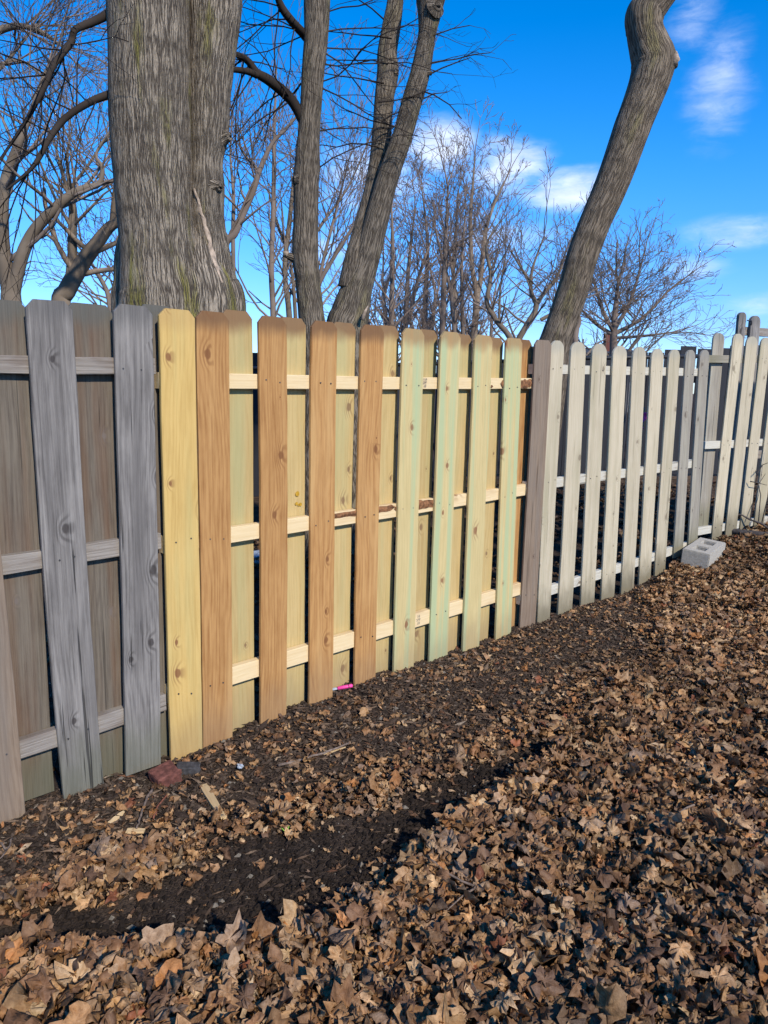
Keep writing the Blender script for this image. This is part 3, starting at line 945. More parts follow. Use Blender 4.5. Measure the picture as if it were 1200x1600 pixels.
# --- the thick twin maple right behind the fence
YT = 5.2
tl = pix_path([(236, -260, 98), (234, -120, 105), (233, 0, 112), (234, 100, 113), (236, 200, 113), (241, 300, 111), (248, 380, 112), (253, 440, 122), (258, 490, 134)], YT, (0.02, 0.0, 1.5))
tr_ = pix_path([(352, -260, 70, .20), (345, -120, 74, .20), (336, 0, 75, .20), (332, 80, 66, .18), (328, 150, 59, .16), (327, 205, 56, .15), (324, 250, 46, .13), (324, 292, 50, .11), (324, 340, 50, .12), (329, 400, 60, .13), (335, 450, 72, .14), (340, 490, 84, .14)], YT, (-0.06, 0.0, 1.35))
tm_ = pix_path([(300, -260, 40, .34), (295, 0, 40, .32), (298, 200, 40, .30), (301, 300, 44, .24), (306, 380, 64, .14), (312, 430, 84, .08), (318, 490, 104, .04)], YT, (0.0, 0.0, 1.4))
bl = pix_path([(214, 330, 26, .05), (208, 390, 50, .08), (208, 440, 58, .1), (208, 490, 64, .1)], YT, (0.0, 0.0, 1.3))
T1 = tree_root('maple_tree', (float(tl[0][0]), YT, 0.0), 'thickest maple with two fused furrowed trunks and mossy streaks')
V, F, UVs = join_arrays([stem_arrays(tl, 40, 8, 0.035, 1), stem_arrays(tr_, 36, 8, 0.05, 2), stem_arrays(tm_, 24, 6, 0.03, 6), stem_arrays(bl, 24, 6, 0.05, 3)])
TRUNK1 = link('trunk', mesh_np('trunk', V, F, uv=UVs), M['bark_big'], T1)


def knob(pos, axis, r, L, seed):
    """branch collar with a broken end"""
    axis = Vector(axis).normalized(); pos = Vector(pos)
    rows = [(*(pos - axis * L * .6), r * 1.7), (*pos, r * 1.35), (*(pos + axis * L * .5), r), (*(pos + axis * L), r * .85), (*(pos + axis * L * 1.03), r * .25)]
    return stem_arrays(np.array(rows), 16, 4, 0.1, seed)


kn = [knob(at(347, 216, YT + .12), (1, -.35, .3), .040, .06, 4), knob(at(338, 291, YT + .04), (1, -.5, -.1), .036, .035, 5)]
def stubs(lst, mat, root):
    return [link('branch_stub', mesh_np('branch_stub', v, f, uv=u), mat, root) for v, f, u in lst]


stubs(kn, M['bark_big'], T1)


def bark_patch(name, mesh, rows, mat, parent, proud=.004):
    """bare wood lying on the trunk's own surface: rows of (left x, right x, y) where the bark is gone"""
    from mathutils.bvhtree import BVHTree
    bv = BVHTree.FromPolygons([v.co for v in mesh.vertices], [tuple(p.vertices) for p in mesh.polygons])
    vs, fs = [], []; rj = random.Random(4)
    for (xa, xb, y) in rows:
        for k in range(3):
            d = (at(xa + (xb - xa) * k / 2 + rj.uniform(-1.6, 1.6), y, 5.0) - CAM).normalized()
            h = bv.ray_cast(CAM, d)
            p_ = h[0] if h[0] is not None else at(xa, y, YT)
            nrm = h[1] if h[0] is not None else -d
            if nrm.dot(d) > 0: nrm = -nrm
            vs.append(p_ + nrm * (proud + (.006 if k == 1 else -.004)))
    for i in range(len(rows) - 1):
        for k in range(2): fs.append((i * 3 + k, i * 3 + k + 1, i * 3 + k + 4, i * 3 + k + 3))
    me = bpy.data.meshes.new(name); me.from_pydata(vs, [], fs); me.update()
    for p_ in me.polygons: p_.use_smooth = True
    return link(name, me, mat, parent)


bark_patch('bark_scar', TRUNK1.data, [(303, 305, 294), (305, 308, 303), (306, 311, 312), (309, 315, 322), (311, 317, 331), (314, 321, 342), (316, 323, 352), (319, 327, 363), (323, 330, 375), (325, 333, 386), (329, 336, 398), (332, 339, 410), (336, 342, 420), (341, 345, 431), (346, 349, 442)], M['paleheart'], T1)
segs = []
rr = random.Random(21)
limbs = [pix_path([(0, 250, 4, -.5), (40, 190, 6, -.4), (68, 138, 8, -.35), (85, 100, 9, -.3), (111, 66, 10, -.2), (117, 47, 10, -.2), (150, 32, 12, -.1), (190, 12, 14, 0)], YT),
         pix_path([(10, 296, 4, -.5), (45, 268, 6, -.4), (62, 245, 8, -.35), (80, 212, 9, -.3), (105, 182, 10, -.2), (150, 155, 11, -.1), (200, 140, 13, 0)], YT)]
for pth in limbs:
    segs += path_segs(pth)
    for k in range(15):
        t = rr.uniform(0.15, 0.9)
        q = along(pth, 1 - t); q2 = along(pth, 1 - min(1, t + .05))
        grow(segs, tuple(q[:3]), unit((rr.uniform(-.9, .3), rr.uniform(-.5, .5), rr.uniform(-.9, .5))), rr.uniform(.35, .9), 0.006, 2, rr, 0.14, -0.03, (.4, .9), 0.8, 0.0016, step=0.12)
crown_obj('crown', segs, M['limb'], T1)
rebase(T1)

# --- the slim straight maple
YT2 = 6.4
p2 = pix_path([(500, -200, 30), (498, -80, 34), (495, 0, 37), (494, 57, 34), (489, 113, 32), (484, 190, 31), (481, 230, 34), (480, 262, 37), (478, 285, 38), (478, 340, 37), (477, 400, 40), (481, 440, 38), (486, 490, 40), (490, 540, 44)], YT2, (0.03, 0, 1.35))
T2 = tree_root('maple_tree', (float(p2[0][0]), YT2, 0.0), 'slim straight maple trunk with a snapped pale side stub')
V, F, UVs = join_arrays([stem_arrays(p2, 30, 7, 0.05, 11)])
link('trunk', mesh_np('trunk', V, F, uv=UVs), M['bark_mid'], T2)
st_ = stubs([knob(at(456, 402, YT2 - .03), (-1, -.25, .35), .026, .07, 12), knob(at(462, 282, YT2 - .05), (-1, -.4, 0), .04, .02, 13)], M['bark_mid'], T2)[0]
q = at(446, 396, YT2 - .05)
link('broken_end', tube_mesh('broken_end', [q + Vector((.02, 0, -.01)), q, q + Vector((-.022, -.006, .008))], [.024, .022, .006], 9), M['paleheart'], st_)
segs = []
rr = random.Random(22)
lim2 = [pix_path([(355, 84, 7, -.4), (372, 86, 8, -.35), (388, 96, 10, -.3), (401, 114, 12, -.25), (418, 124, 14, -.2), (440, 141, 15, -.12), (458, 160, 15, -.05), (472, 186, 15, 0), (482, 215, 16, 0)], YT2),
        pix_path([(345, 108, 8, -.4), (368, 109, 8, -.35), (388, 112, 9, -.3), (402, 117, 11, -.25)], YT2),
        pix_path([(425, -40, 9, -.4), (437, 5, 11, -.3), (455, 32, 12, -.2), (475, 54, 13, 0), (487, 68, 14, 0)], YT2),
        pix_path([(445, 150, 3, .1), (458, 146, 4, .1), (470, 130, 3, .1)], YT2)]
for pth in lim2: segs += path_segs(pth)
for pth, nn in ((lim2[0], 16), (lim2[2], 9)):
    for k in range(nn):
        q = along(pth, rr.uniform(0.15, 1.0) if nn < 10 else rr.uniform(.05, 1))
        grow(segs, tuple(q[:3]), unit((rr.uniform(-.9, .2), rr.uniform(-.5, .5), rr.uniform(-.9, .4))), rr.uniform(.4, .9), 0.007, 2, rr, 0.14, -0.04, (.4, .9), 0.7, 0.0018, step=0.13)
for (x, y, dz) in ((506, 75, .05), (506, 82, -.3), (503, 128, .0), (503, 138, -.35), (508, 20, .3), (500, 100, -.1), (507, 50, .1), (498, 205, .1), (499, 262, .3)):
    p = at(x, y, YT2)
    grow(segs, tuple(p), unit((1.0, rr.uniform(-.4, .2), dz)), rr.uniform(.7, 1.0), 0.0075, 3, rr, 0.14, -0.03, (.35, .85), 0.85, 0.0014, step=0.13)
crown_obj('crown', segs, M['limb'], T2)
rebase(T2)

# --- the forked maple
YT3 = 6.6
pa = pix_path([(622, -160, 20, .3), (620, -60, 22, .3), (618, 0, 23, .3), (611, 45, 27, .28), (605, 85, 28, .26), (606, 113, 31, .25), (600, 155, 28, .22), (597, 200, 28, .2), (591, 260, 29, .18), (580, 310, 28, .12), (566, 360, 28, .06), (556, 400, 32, 0), (548, 450, 40, 0)], YT3)
pb = pix_path([(700, -150, 34, -.05), (688, -60, 36, 0), (674, -10, 42, 0), (671, 22, 33, 0), (667, 57, 25, 0), (657, 113, 28, 0), (640, 170, 29, 0), (628, 214, 29, 0), (604, 285, 32, 0), (589, 340, 36, 0), (574, 400, 40, 0), (560, 445, 46, 0), (547, 490, 58, 0), (540, 530, 66, 0)], YT3, (-0.03, 0, 1.35))
T3 = tree_root('maple_tree', (float(pb[0][0]), YT3, 0.0), 'forked maple whose two slim stems part low and lean right')
V, F, UVs = join_arrays([stem_arrays(pa, 26, 7, 0.06, 31), stem_arrays(pb, 30, 7, 0.06, 32), knob(at(669, 114, YT3 - .03), (1, -.3, -.2), .018, .03, 33), knob(at(620, 113, YT3 + .2), (1, -.3, -.1), .025, .01, 34), knob(at(682, 10, YT3 - .08), (.5, -.8, .2), .05, .02, 35)])
link('trunk', mesh_np('trunk', V, F, uv=UVs), M['bark_mid'], T3)
sc = [at(566, 500, YT3 - .2), at(570, 488, YT3 - .2), at(575, 478, YT3 - .18)]
link('bark_scar', tube_mesh('bark_scar', [tuple(p) for p in sc], [.02, .014, .004], 7), M['paleheart'], T3)
segs = []
rr = random.Random(23)
for (x, y) in ((664, 100), (650, 140), (640, 160), (625, 200), (612, 60), (600, 130), (596, 190), (600, 30), (606, 100), (590, 160), (592, 230), (668, 118), (655, 60)):
    p = at(x, y, YT3 - .05); sg = 1 if (x > 630 or rr.random() < .3) else -1
    grow(segs, tuple(p), unit((sg * 1.0, rr.uniform(-.5, .3), rr.uniform(-.1, .6))), rr.uniform(.25, .6) if sg > 0 else rr.uniform(.4, .8), 0.008, 2, rr, 0.16, 0.0, (.35, .8), 0.7, 0.0022, step=0.12)
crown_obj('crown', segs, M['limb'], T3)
rebase(T3)

# --- the bare leaning trunk
YT4 = 7.4
p4 = pix_path([(1085, -120, 40), (1052, -40, 42), (1026, 0, 43), (1008, 22, 54), (1008, 48, 50), (1015, 74, 55), (1021, 96, 60), (1017, 120, 57), (1007, 150, 54), (988, 200, 52), (970, 250, 50), (951, 300, 48), (929, 350, 46), (910, 400, 46), (896, 450, 46), (879, 500, 46), (870, 527, 48), (860, 570, 55)], YT4, (-0.12, 0, 1.3))
T4 = tree_root('leaning_tree', (float(p4[0][0]), YT4, 0.0), 'bare trunk leaning right against the open blue sky')
V, F, UVs = join_arrays([stem_arrays(p4, 32, 7, 0.035, 41)])
link('trunk', mesh_np('trunk', V, F, uv=UVs), M['bark_lean'], T4)
st_ = stubs([knob(at(1038, 97, YT4 - .03), (1, -.25, .35), .10, .10, 42), knob(at(988, 34, YT4 - .02), (-1, -.3, .2), .07, .03, 43), knob(at(951, 340, YT4 - .05), (1, -.2, .2), .012, .02, 44)], M['bark_lean'], T4)[0]
q = at(1055, 90, YT4 - .12)
link('broken_end', tube_mesh('broken_end', [q + Vector((-.03, .02, -.06)), q + Vector((.006, -.004, -.01)), q + Vector((.0, -.0, .05))], [.03, .04, .012], 10), M['paleheart'], st_)
segs = []
rr = random.Random(24)
for (x, y, sx, L) in ((1065, -70, 1, 1.6), (1070, -90, -1, 1.5), (1080, -110, .3, 2.0), (1084, -118, .8, 2.0)):
    p = at(x, y, YT4)
    grow(segs, tuple(p), unit((sx, rr.uniform(-.4, .4), 1.2)), L, 0.05, 3, rr, 0.12, 0.05, (.35, .8), 0.8, 0.004, step=0.25)
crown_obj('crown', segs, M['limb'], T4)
rebase(T4)


# --- background trees: stems as seen over the fence, branches grown from them
GRP = 'bare trees standing beyond the fence'


def bg_tree(name, label, stems, Y, mt, mc, seed, per=10, L=(1.0, 2.0), lvl=3, dens=0.8, up=0.6, rmin=0.006, trop=0.06, ang=(.35, .8), wig=0.13, t0=0.2, side=1.0, r0=0.4, group=GRP, step=0.3):
    r = random.Random(seed)
    base = at(stems[0][-1][0], stems[0][-1][1], Y)
    gz = float(ground_z(base.x, base.y))
    root = tree_root(name, (base.x, base.y, gz), label, group)
    segs = []
    for i, s in enumerate(stems):
        pth = pix_path(s, Y, (0.0, 0.0, 1.25) if i == 0 else None)
        v_, f_, u_ = stem_arrays(pth, 12, 4, 0.04, seed + i)
        link('trunk' if i == 0 else 'stem', mesh_np('stem', v_, f_, uv=u_), mt, root)
        n0 = len(pth)
        for k in range(per):
            t = t0 + (1 - t0) * ((k + r.random()) / per)
            if i == 0: t = max(t, 2.2 / n0)
            q = along(pth, min(.999, t)); q2 = along(pth, min(1.0, t + .06))
            dd = unit((q2[0] - q[0] + 1e-6, q2[1] - q[1], q2[2] - q[2] + 1e-5))
            sd = unit((r.gauss(0, 1) * side, r.gauss(0, .7), up + r.gauss(0, .25)))
            d = unit((dd[0] * .5 + sd[0], dd[1] * .5 + sd[1], dd[2] * .5 + sd[2]))
            grow(segs, tuple(q[:3]), d, r.uniform(*L) * (1.1 - .5 * t), max(rmin, q[3] * r0), lvl, r, wig, trop, ang, dens, rmin, step=step)
        q = pth[-1]; dd = unit(tuple(pth[-1][:3] - pth[-2][:3]))
        for k in range(2):
            grow(segs, tuple(q[:3]), turned(dd, .2, r), r.uniform(*L) * .8, max(rmin, q[3] * .8), lvl, r, wig, trop, ang, dens, rmin, step=step)
    crown_obj('crown', segs, mc, root)
    rebase(root)
    return root


bg_tree('bare_tree', 'tan tree at the left edge forking in a low V', [
    [(72, 110, 5), (45, 185, 8), (25, 235, 12), (8, 285, 15), (4, 340, 17), (6, 400, 20), (16, 452, 26), (18, 480, 30)],
    [(172, 205, 3), (150, 240, 4), (160, 262, 6), (155, 287, 8), (132, 294, 10), (105, 309, 13), (62, 350, 16), (38, 390, 18), (24, 440, 20), (18, 470, 24)]],
    9.0, M['stem_tan'], M['twig'], 51, per=17, L=(.7, 1.7), lvl=3, dens=0.75, up=.35, t0=.35, rmin=.0045, step=.2)
bg_tree('bare_tree', 'tan tree with a leaning trunk and upright stem left of the thickest maple', [
    [(250, 240, 5), (215, 320, 9), (190, 342, 13), (170, 356, 16), (150, 382, 20), (128, 412, 24), (104, 455, 26), (95, 480, 28)],
    [(88, 235, 4), (103, 290, 6), (110, 308, 9), (114, 330, 12), (113, 370, 13), (113, 400, 14), (110, 440, 16)],
    [(112, 205, 2), (105, 240, 4), (107, 280, 5), (110, 305, 6)], [(160, 225, 3), (135, 262, 4), (115, 288, 5), (111, 306, 6)],
    [(182, 270, 4), (178, 312, 7), (176, 345, 9)]],
    10.2, M['stem_tan'], M['twig_tan'], 52, per=13, L=(.7, 1.5), lvl=3, dens=0.65, up=.4, t0=.35, rmin=.005, step=.2)
bg_tree('bare_tree', 'feathery brown crown filling the top left corner', [
    [(-30, -60, 8), (-45, 100, 14), (-50, 260, 20), (-55, 470, 26)],
    [(100, 75, 3), (62, 48, 6), (20, 41, 9), (-30, 60, 12)], [(95, 150, 2), (40, 98, 4), (0, 102, 6), (-45, 130, 8)], [(70, 20, 2), (20, 85, 4), (-40, 150, 7)]],
    12.0, M['stem_tan'], M['twig'], 53, per=17, L=(.9, 2.2), lvl=3, dens=1.05, up=.25, t0=.3, rmin=.0045, side=1.2, step=.25)
bg_tree('bare_tree', 'low arching brush tree between the tan trunks and the thickest maple', [
    [(135, 400, 4), (160, 440, 6), (172, 480, 8)], [(190, 400, 4), (180, 440, 6), (173, 476, 8)]],
    14.0, M['twig'], M['twig'], 54, per=20, L=(.8, 1.6), lvl=3, dens=.8, up=.2, rmin=.006)
bg_tree('bare_tree', 'wavy brown tree right beside the thickest maple', [
    [(470, 175, 3), (445, 203, 5), (424, 226, 6), (405, 268, 8), (395, 300, 9), (380, 335, 9), (366, 366, 11), (352, 382, 12), (356, 430, 12), (366, 490, 13)],
    [(372, 210, 2), (378, 235, 4), (398, 262, 5), (402, 275, 6)], [(362, 190, 2), (360, 245, 3), (365, 305, 5), (364, 365, 6), (366, 480, 7)]],
    12.0, M['twig'], M['twig'], 55, per=13, L=(.7, 1.5), lvl=3, dens=.75, up=.6, t0=.35, rmin=.005, step=.2)
bg_tree('bare_tree', 'thin upright sapling with a dark stem left of the slim maple', [
    [(432, 110, 2), (429, 190, 4), (428, 260, 6), (427, 330, 7), (424, 420, 8), (427, 495, 9)]], 13.0, M['twig'], M['twig'], 56, per=22, L=(.8, 1.7), lvl=3, dens=.7, up=.7, rmin=.005)
bg_tree('bare_tree', 'pale forked sapling close beside the slim maple', [
    [(466, 225, 3), (458, 290, 5), (452, 350, 7), (446, 400, 8), (446, 440, 8), (452, 495, 9)],
    [(420, 300, 2), (430, 340, 4), (445, 380, 5)], [(452, 400, 4), (458, 440, 5), (462, 500, 6)]], 13.6, M['stem_tan'], M['twig'], 57, per=8, L=(.7, 1.5), lvl=3, dens=.65, up=.7, rmin=.005)
bg_tree('bare_tree', 'fan of fine twigs sweeping up between slim and forked maples', [
    [(590, 300, 2), (555, 350, 4), (520, 405, 6), (496, 450, 8), (490, 500, 10)], [(545, 250, 2), (525, 330, 4), (508, 395, 5), (497, 445, 6)],
    [(580, 210, 2), (545, 290, 3), (510, 340, 4), (490, 370, 5)]],
    14.0, M['twig'], M['twig_red'], 58, per=18, L=(1.0, 2.0), lvl=3, dens=1.05, up=.6, rmin=.0055, side=.7, ang=(.25, .6))
names = ['thin grey stem closest to the forked maple', 'short stem second from the forked maple among reddish crowns', 'reddish stem third from the forked maple',
         'dark stem in the middle of the reddish grove', 'tall stem whose top brushes the cloud', 'twin pale stems in a V at grove edge',
         'last tall stem on the open side of the reddish grove']
grove = [
    [[(612, 330, 3), (614, 400, 6), (612, 470, 8), (610, 540, 9)]],
    [[(648, 330, 2), (640, 400, 5), (635, 470, 7), (632, 540, 8)], [(672, 380, 3), (652, 440, 5), (640, 500, 6)]],
    [[(660, 300, 2), (668, 380, 5), (665, 460, 8), (662, 550, 9)]],
    [[(700, 290, 3), (697, 360, 5), (694, 430, 8), (690, 550, 10)], [(676, 340, 2), (690, 400, 4), (705, 460, 6), (712, 550, 7)]],
    [[(742, 245, 2), (738, 300, 4), (735, 350, 6), (738, 420, 7), (745, 465, 10), (738, 550, 11)], [(795, 270, 2), (770, 325, 4), (757, 370, 6), (752, 430, 7), (745, 465, 9)]],
    [[(716, 300, 2), (712, 370, 4), (708, 450, 6), (714, 550, 8)], [(690, 340, 2), (703, 400, 4), (713, 470, 5)]],
    [[(728, 330, 2), (722, 400, 4), (722, 470, 6), (724, 550, 7)]]]
for i, st in enumerate(grove):
    bg_tree('bare_tree', names[i], st, 17.0 + (i * 1.7) % 5, M['twig_tan'] if i in (4, 5) else M['twig'], M['twig_red'], 70 + i, per=21 if i < 4 else 19, L=(.7, 1.6), lvl=3, dens=1.25, up=.65,
            rmin=.006, ang=(.3, .75), wig=.13, t0=.12, trop=.05, step=.25)
bg_tree('bare_tree', 'low dark thicket behind the foot of the reddish grove', [[(600, 470, 6), (606, 560, 9)], [(560, 460, 5), (590, 550, 7)], [(680, 470, 5), (670, 560, 7)], [(770, 480, 4), (765, 560, 6)]],
        23.0, M['twig'], M['twig_red'], 80, per=9, L=(1.4, 2.6), lvl=3, dens=.85, up=.35, rmin=.007, side=1.3, t0=.05)
bg_tree('bare_tree', 'tan tree with a kinked low stem before the leaning trunk', [
    [(778, 350, 2), (760, 385, 4), (767, 430, 6), (761, 472, 7), (775, 500, 8), (802, 540, 9)],
    [(790, 400, 1.5), (782, 450, 3), (780, 500, 4)]],
    15.0, M['stem_tan'], M['twig'], 81, per=15, L=(.7, 1.5), lvl=3, dens=.75, up=.6, rmin=.0055, t0=.25)
bg_tree('bare_tree', 'tan tree spreading out of a slanted fork just left of leaning trunk', [
    [(850, 370, 2), (832, 420, 4), (830, 455, 6), (838, 480, 8), (822, 510, 9), (806, 545, 10)],
    [(885, 390, 2), (872, 430, 4), (845, 465, 6), (836, 482, 7)], [(800, 395, 2), (818, 425, 4), (832, 445, 5)], [(900, 470, 3), (870, 486, 5), (845, 500, 6)]],
    16.0, M['stem_tan'], M['twig'], 82, per=13, L=(.7, 1.5), lvl=3, dens=.75, up=.55, rmin=.006, t0=.25)
bg_tree('bare_tree', 'round bushy bare tree right of the leaning trunk', [
    [(966, 440, 5), (962, 480, 8), (959, 520, 11), (958, 580, 13)], [(925, 430, 3), (940, 480, 5), (957, 515, 7)], [(1000, 420, 3), (985, 470, 5), (962, 512, 7)],
    [(1030, 470, 3), (1000, 500, 5), (963, 520, 7)], [(905, 480, 3), (930, 505, 5), (956, 522, 6)], [(1045, 520, 2), (1005, 525, 4), (963, 528, 5)]],
    25.0, M['twig'], M['twig'], 83, per=17, L=(1.4, 2.7), lvl=3, dens=.95, up=.35, rmin=.0085, t0=.25, side=1.2, trop=.03, r0=.3)
bg_tree('bare_tree', 'small crooked dark tree hugging the leaning trunk foot', [
    [(895, 470, 4), (905, 500, 7), (898, 525, 9), (905, 570, 11)]], 18.0, M['twig'], M['twig'], 84, per=10, L=(.6, 1.3), lvl=3, dens=.7, up=.5, rmin=.007)


def conifer():
    r = random.Random(91); Y = 13.0
    b = at(1222, 560, Y); gz = float(ground_z(b.x, b.y)); root = tree_root('conifer_tree', (b.x, b.y, gz), 'dark green conifer peeking in at the right edge')
    top = at(1232, 430, Y).z
    link('trunk', tube_mesh('trunk', [(b.x, b.y, gz - .1), (b.x, b.y, top * .6), (b.x, b.y, top)], [.09, .06, .01], 8), M['twig'], root)
    vs, fs = [], []
    for k in range(5200):
        t = r.random() ** .8; z = gz + .3 + (top - gz - .3) * t; rad = (1 - t) * .75 + .04
        a = r.random() * 6.283; rr_ = rad * (0.35 + .65 * r.random() ** .5)
        p = Vector((b.x + math.cos(a) * rr_, b.y + math.sin(a) * rr_, z - .25 * rr_))
        d = Vector((math.cos(a), math.sin(a), r.uniform(-.2, .5))) * .06; s = Vector((-math.sin(a), math.cos(a), r.uniform(-.5, .5))) * .012
        n = len(vs); vs += [p - s, p + s, p + d]; fs.append((n, n + 1, n + 2))
    me = bpy.data.meshes.new('crown'); me.from_pydata(vs, [], fs); me.update()
    link('crown', me, M['needle'], root); rebase(root)


conifer()

# ------------------------------------------------------------------ dark fence, pipe rail and house beyond
def dark_fence():
    A = np.array([-4.2, 9.2]); B = np.array([6.5, 9.8]); L = float(np.hypot(*(B - A))); U = (B - A) / L
    ln = (A, U)
    root = fence_root('dark_fence', ln, 'dark stained plank fence far behind the yard fence')
    r = random.Random(61)
    proto = [board_mesh('plank', .205, 1.0, .018, 'flat', 0, .003, 4, 900 + k) for k in range(4)]
    s = 0.0; i = 0
    while s < L:
        x, y = fence_xy(ln, s, 0.0)
        z0 = float(ground_z(x, y)) + .02
        top = 1.80 + 0.30 * sstep(x, 1.0, 5.5) + r.choice((-.03, 0, 0, .02, .05))
        o = link('plank', proto[i % 4], M['far_plank'], root)
        m = fence_matrix(ln, s, s, z0, top, 0.0)
        o.matrix_basis = m @ Matrix.Diagonal((1, 1, top - z0, 1))
        s += .205 + (r.choice((.006, .010, .028)) if r.random() < .5 else .004); i += 1
    for z in (0.65, 1.55):
        rail(root, ln, M['far_plank'], 0, L, z, z + .12, n=-.0195, h=.09, seed=950)
    fix_parents(root)


dark_fence()


def pipe_fence():
    pts = [at(300, 578, 8.6), at(690, 568, 8.4), at(900, 560, 8.0), at(1112, 556, 7.7)]
    root = empty('pipe_fence', (pts[0].x, pts[0].y, 0)); tag(root, 'black metal pipe rail on thin posts before the dark plank fence', 'fence')
    link('top_rail', tube_mesh('top_rail', [tuple(p) for p in pts], [.021] * 4, 8), M['black_metal'], root)
    for k in range(6):
        t = k / 5 * 2.999; i = int(t); p = pts[i].lerp(pts[i + 1], t - i)
        gz = float(ground_z(p.x, p.y))
        link('post', tube_mesh('post', [(p.x, p.y, gz - .1), (p.x, p.y, p.z - .021)], [.017, .017], 8), M['black_metal'], root)
    rebase(root)
    return pts


PIPE = pipe_fence()


def house():
    Y = 34.0
    a = at(880, 560, Y); b = at(1010, 560, Y)
    gz = 0.5; x0, x1 = a.x, b.x; zr = at(930, 538, Y).z; ze = at(930, 552, Y).z
    root = empty('house', ((x0 + x1) / 2, Y, gz)); tag(root, 'low grey roofed house with a red brick chimney beyond the fences', 'house')
    def box(name, lo, hi, mat, par=root):
        v = [(x, y, z) for z in (lo[2], hi[2]) for y in (lo[1], hi[1]) for x in (lo[0], hi[0])]
        me = bpy.data.meshes.new(name)
        me.from_pydata(v, [], [(0, 2, 3, 1), (4, 5, 7, 6), (0, 1, 5, 4), (2, 6, 7, 3), (0, 4, 6, 2), (1, 3, 7, 5)]); me.update()
        return link(name, me, mat, par)
    box('wall', (x0 + .2, Y, gz - .2), (x1 - .2, Y + 6, ze), M['house_wall'])
    v = [(x0, Y - .4, ze), (x1, Y - .4, ze), (x1, Y + 6.4, ze), (x0, Y + 6.4, ze), (x0, Y + 3, zr), (x1, Y + 3, zr)]
    me = bpy.data.meshes.new('roof'); me.from_pydata(v, [], [(0, 1, 5, 4), (2, 3, 4, 5), (0, 4, 3), (1, 2, 5), (0, 3, 2, 1)]); me.update()
    rf = link('roof', me, M['roofing'], root)
    c = at(949, 545, Y + 1); t = at(949, 523, Y + 1)
    ch = box('chimney', (c.x - .17, Y + .8, ze + .1), (c.x + .17, Y + 1.2, t.z), M['brick'], rf)
    box('chimney_cap', (c.x - .19, Y + .78, t.z), (c.x + .19, Y + 1.22, t.z + .05), M['roofing'], rf)
    for w in range(3):
        wx = x0 + .8 + w * 1.2
        fr = box('window', (wx, Y - .04, gz + .9), (wx + .7, Y + .02, gz + 1.7), M['paper'])
        box('pane', (wx + .06, Y - .05, gz + .96), (wx + .64, Y - .042, gz + 1.64), M['black_metal'], fr)
    rebase(root)
    for c_ in rf.children: pass


house()

# ------------------------------------------------------------------ leaves, crumbs
def leaf_template(r, kind, N):
    """one dry curled leaf: centre + inner ring + outline, about unit radius"""
    a = np.linspace(0, 2 * np.pi, N, endpoint=False) + np.pi / 2
    if kind == 'maple':
        tips = [(90, 1.0), (38, .92), (142, .92), (-12, .62), (192, .62)]
        rad = np.full(N, .34)
        for (t, l) in tips:
            d = np.abs((np.degrees(a) - t + 180) % 360 - 180)
            rad = np.maximum(rad, l * np.clip(1 - (d / 46.0) ** 2.0, 0, 1))
        rad = np.maximum(rad, .46)
        rad *= 1 + r.normal(0, .14, N)
        rad[np.arange(N) % 2 == 1] *= .88
    elif kind == 'oval':
        rad = (.42 + .48 * np.abs(np.sin(a)) ** 1.6) * .75; rad *= 1 + r.normal(0, .08, N)
    else:
        rad = .55 + r.normal(0, .20, N); rad = np.clip(rad, .2, 1)
    x = rad * np.cos(a); y = rad * np.sin(a)
    inner = .5
    xi = x * inner * (1 + r.normal(0, .1, N)); yi = y * inner * (1 + r.normal(0, .1, N))
    X = np.concatenate(([0], xi, x)); Y = np.concatenate(([0], yi, y))
    rr_ = np.hypot(X, Y); A = np.arctan2(Y, X)
    Z = .16 * rr_ * np.cos(5 * (A - np.pi / 2)) * r.uniform(-1, 1) + .22 * rr_ ** 2 * r.uniform(-.3, 1.1)
    Z = Z + r.normal(0, .13, len(X)) * (rr_ > .05)
    X = X * r.uniform(.62, 1.0); Y = Y * r.uniform(.75, 1.0)
    # fold and roll
    for k in range(2):
        th = r.uniform(0, np.pi); kap = r.uniform(.6, 3.0) * (1 if r.random() < .75 else -1) * (1 if k == 0 else .5)
        c, s = np.cos(th), np.sin(th)
        U = X * c + Y * s; W = -X * s + Y * c
        U2 = np.sin(kap * U) / kap - Z * np.sin(kap * U); Z = (1 - np.cos(kap * U)) / kap + Z * np.cos(kap * U)
        X = U2 * c - W * s; Y = U2 * s + W * c
    V = np.stack((X, Y, Z), 1)
    V -= V.mean(0)
    i = np.arange(N); j = (i + 1) % N
    F3 = np.stack((np.zeros(N, int), 1 + i, 1 + j), 1)
    F4a = np.stack((1 + i, 1 + N + i, 1 + N + j), 1); F4b = np.stack((1 + i, 1 + N + j, 1 + j), 1)
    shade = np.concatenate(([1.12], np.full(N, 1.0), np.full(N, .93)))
    return V, np.concatenate((F3, F4a, F4b)), shade


TN = 15
KINDS_ = ['maple'] * 30 + ['oval'] * 8 + ['bit'] * 26
TPL = [leaf_template(rng, k, TN) for k in KINDS_]
TPL_BIG = [leaf_template(rng, k, 23) for k in KINDS_]
PAL = np.array([(0.300, 0.190, 0.105), (0.240, 0.143, 0.077), (0.190, 0.108, 0.058), (0.34, 0.235, 0.140), (0.150, 0.084, 0.047), (0.265, 0.178, 0.110),
                (0.29, 0.145, 0.066), (0.38, 0.285, 0.185), (0.115, 0.068, 0.042), (0.215, 0.148, 0.100), (0.185, 0.075, 0.043), (0.185, 0.128, 0.090)])
PW_ = np.array([16, 18, 16, 9, 12, 10, 4.0, 3.0, 9, 8, 1.6, 6]); PW_ /= PW_.sum()


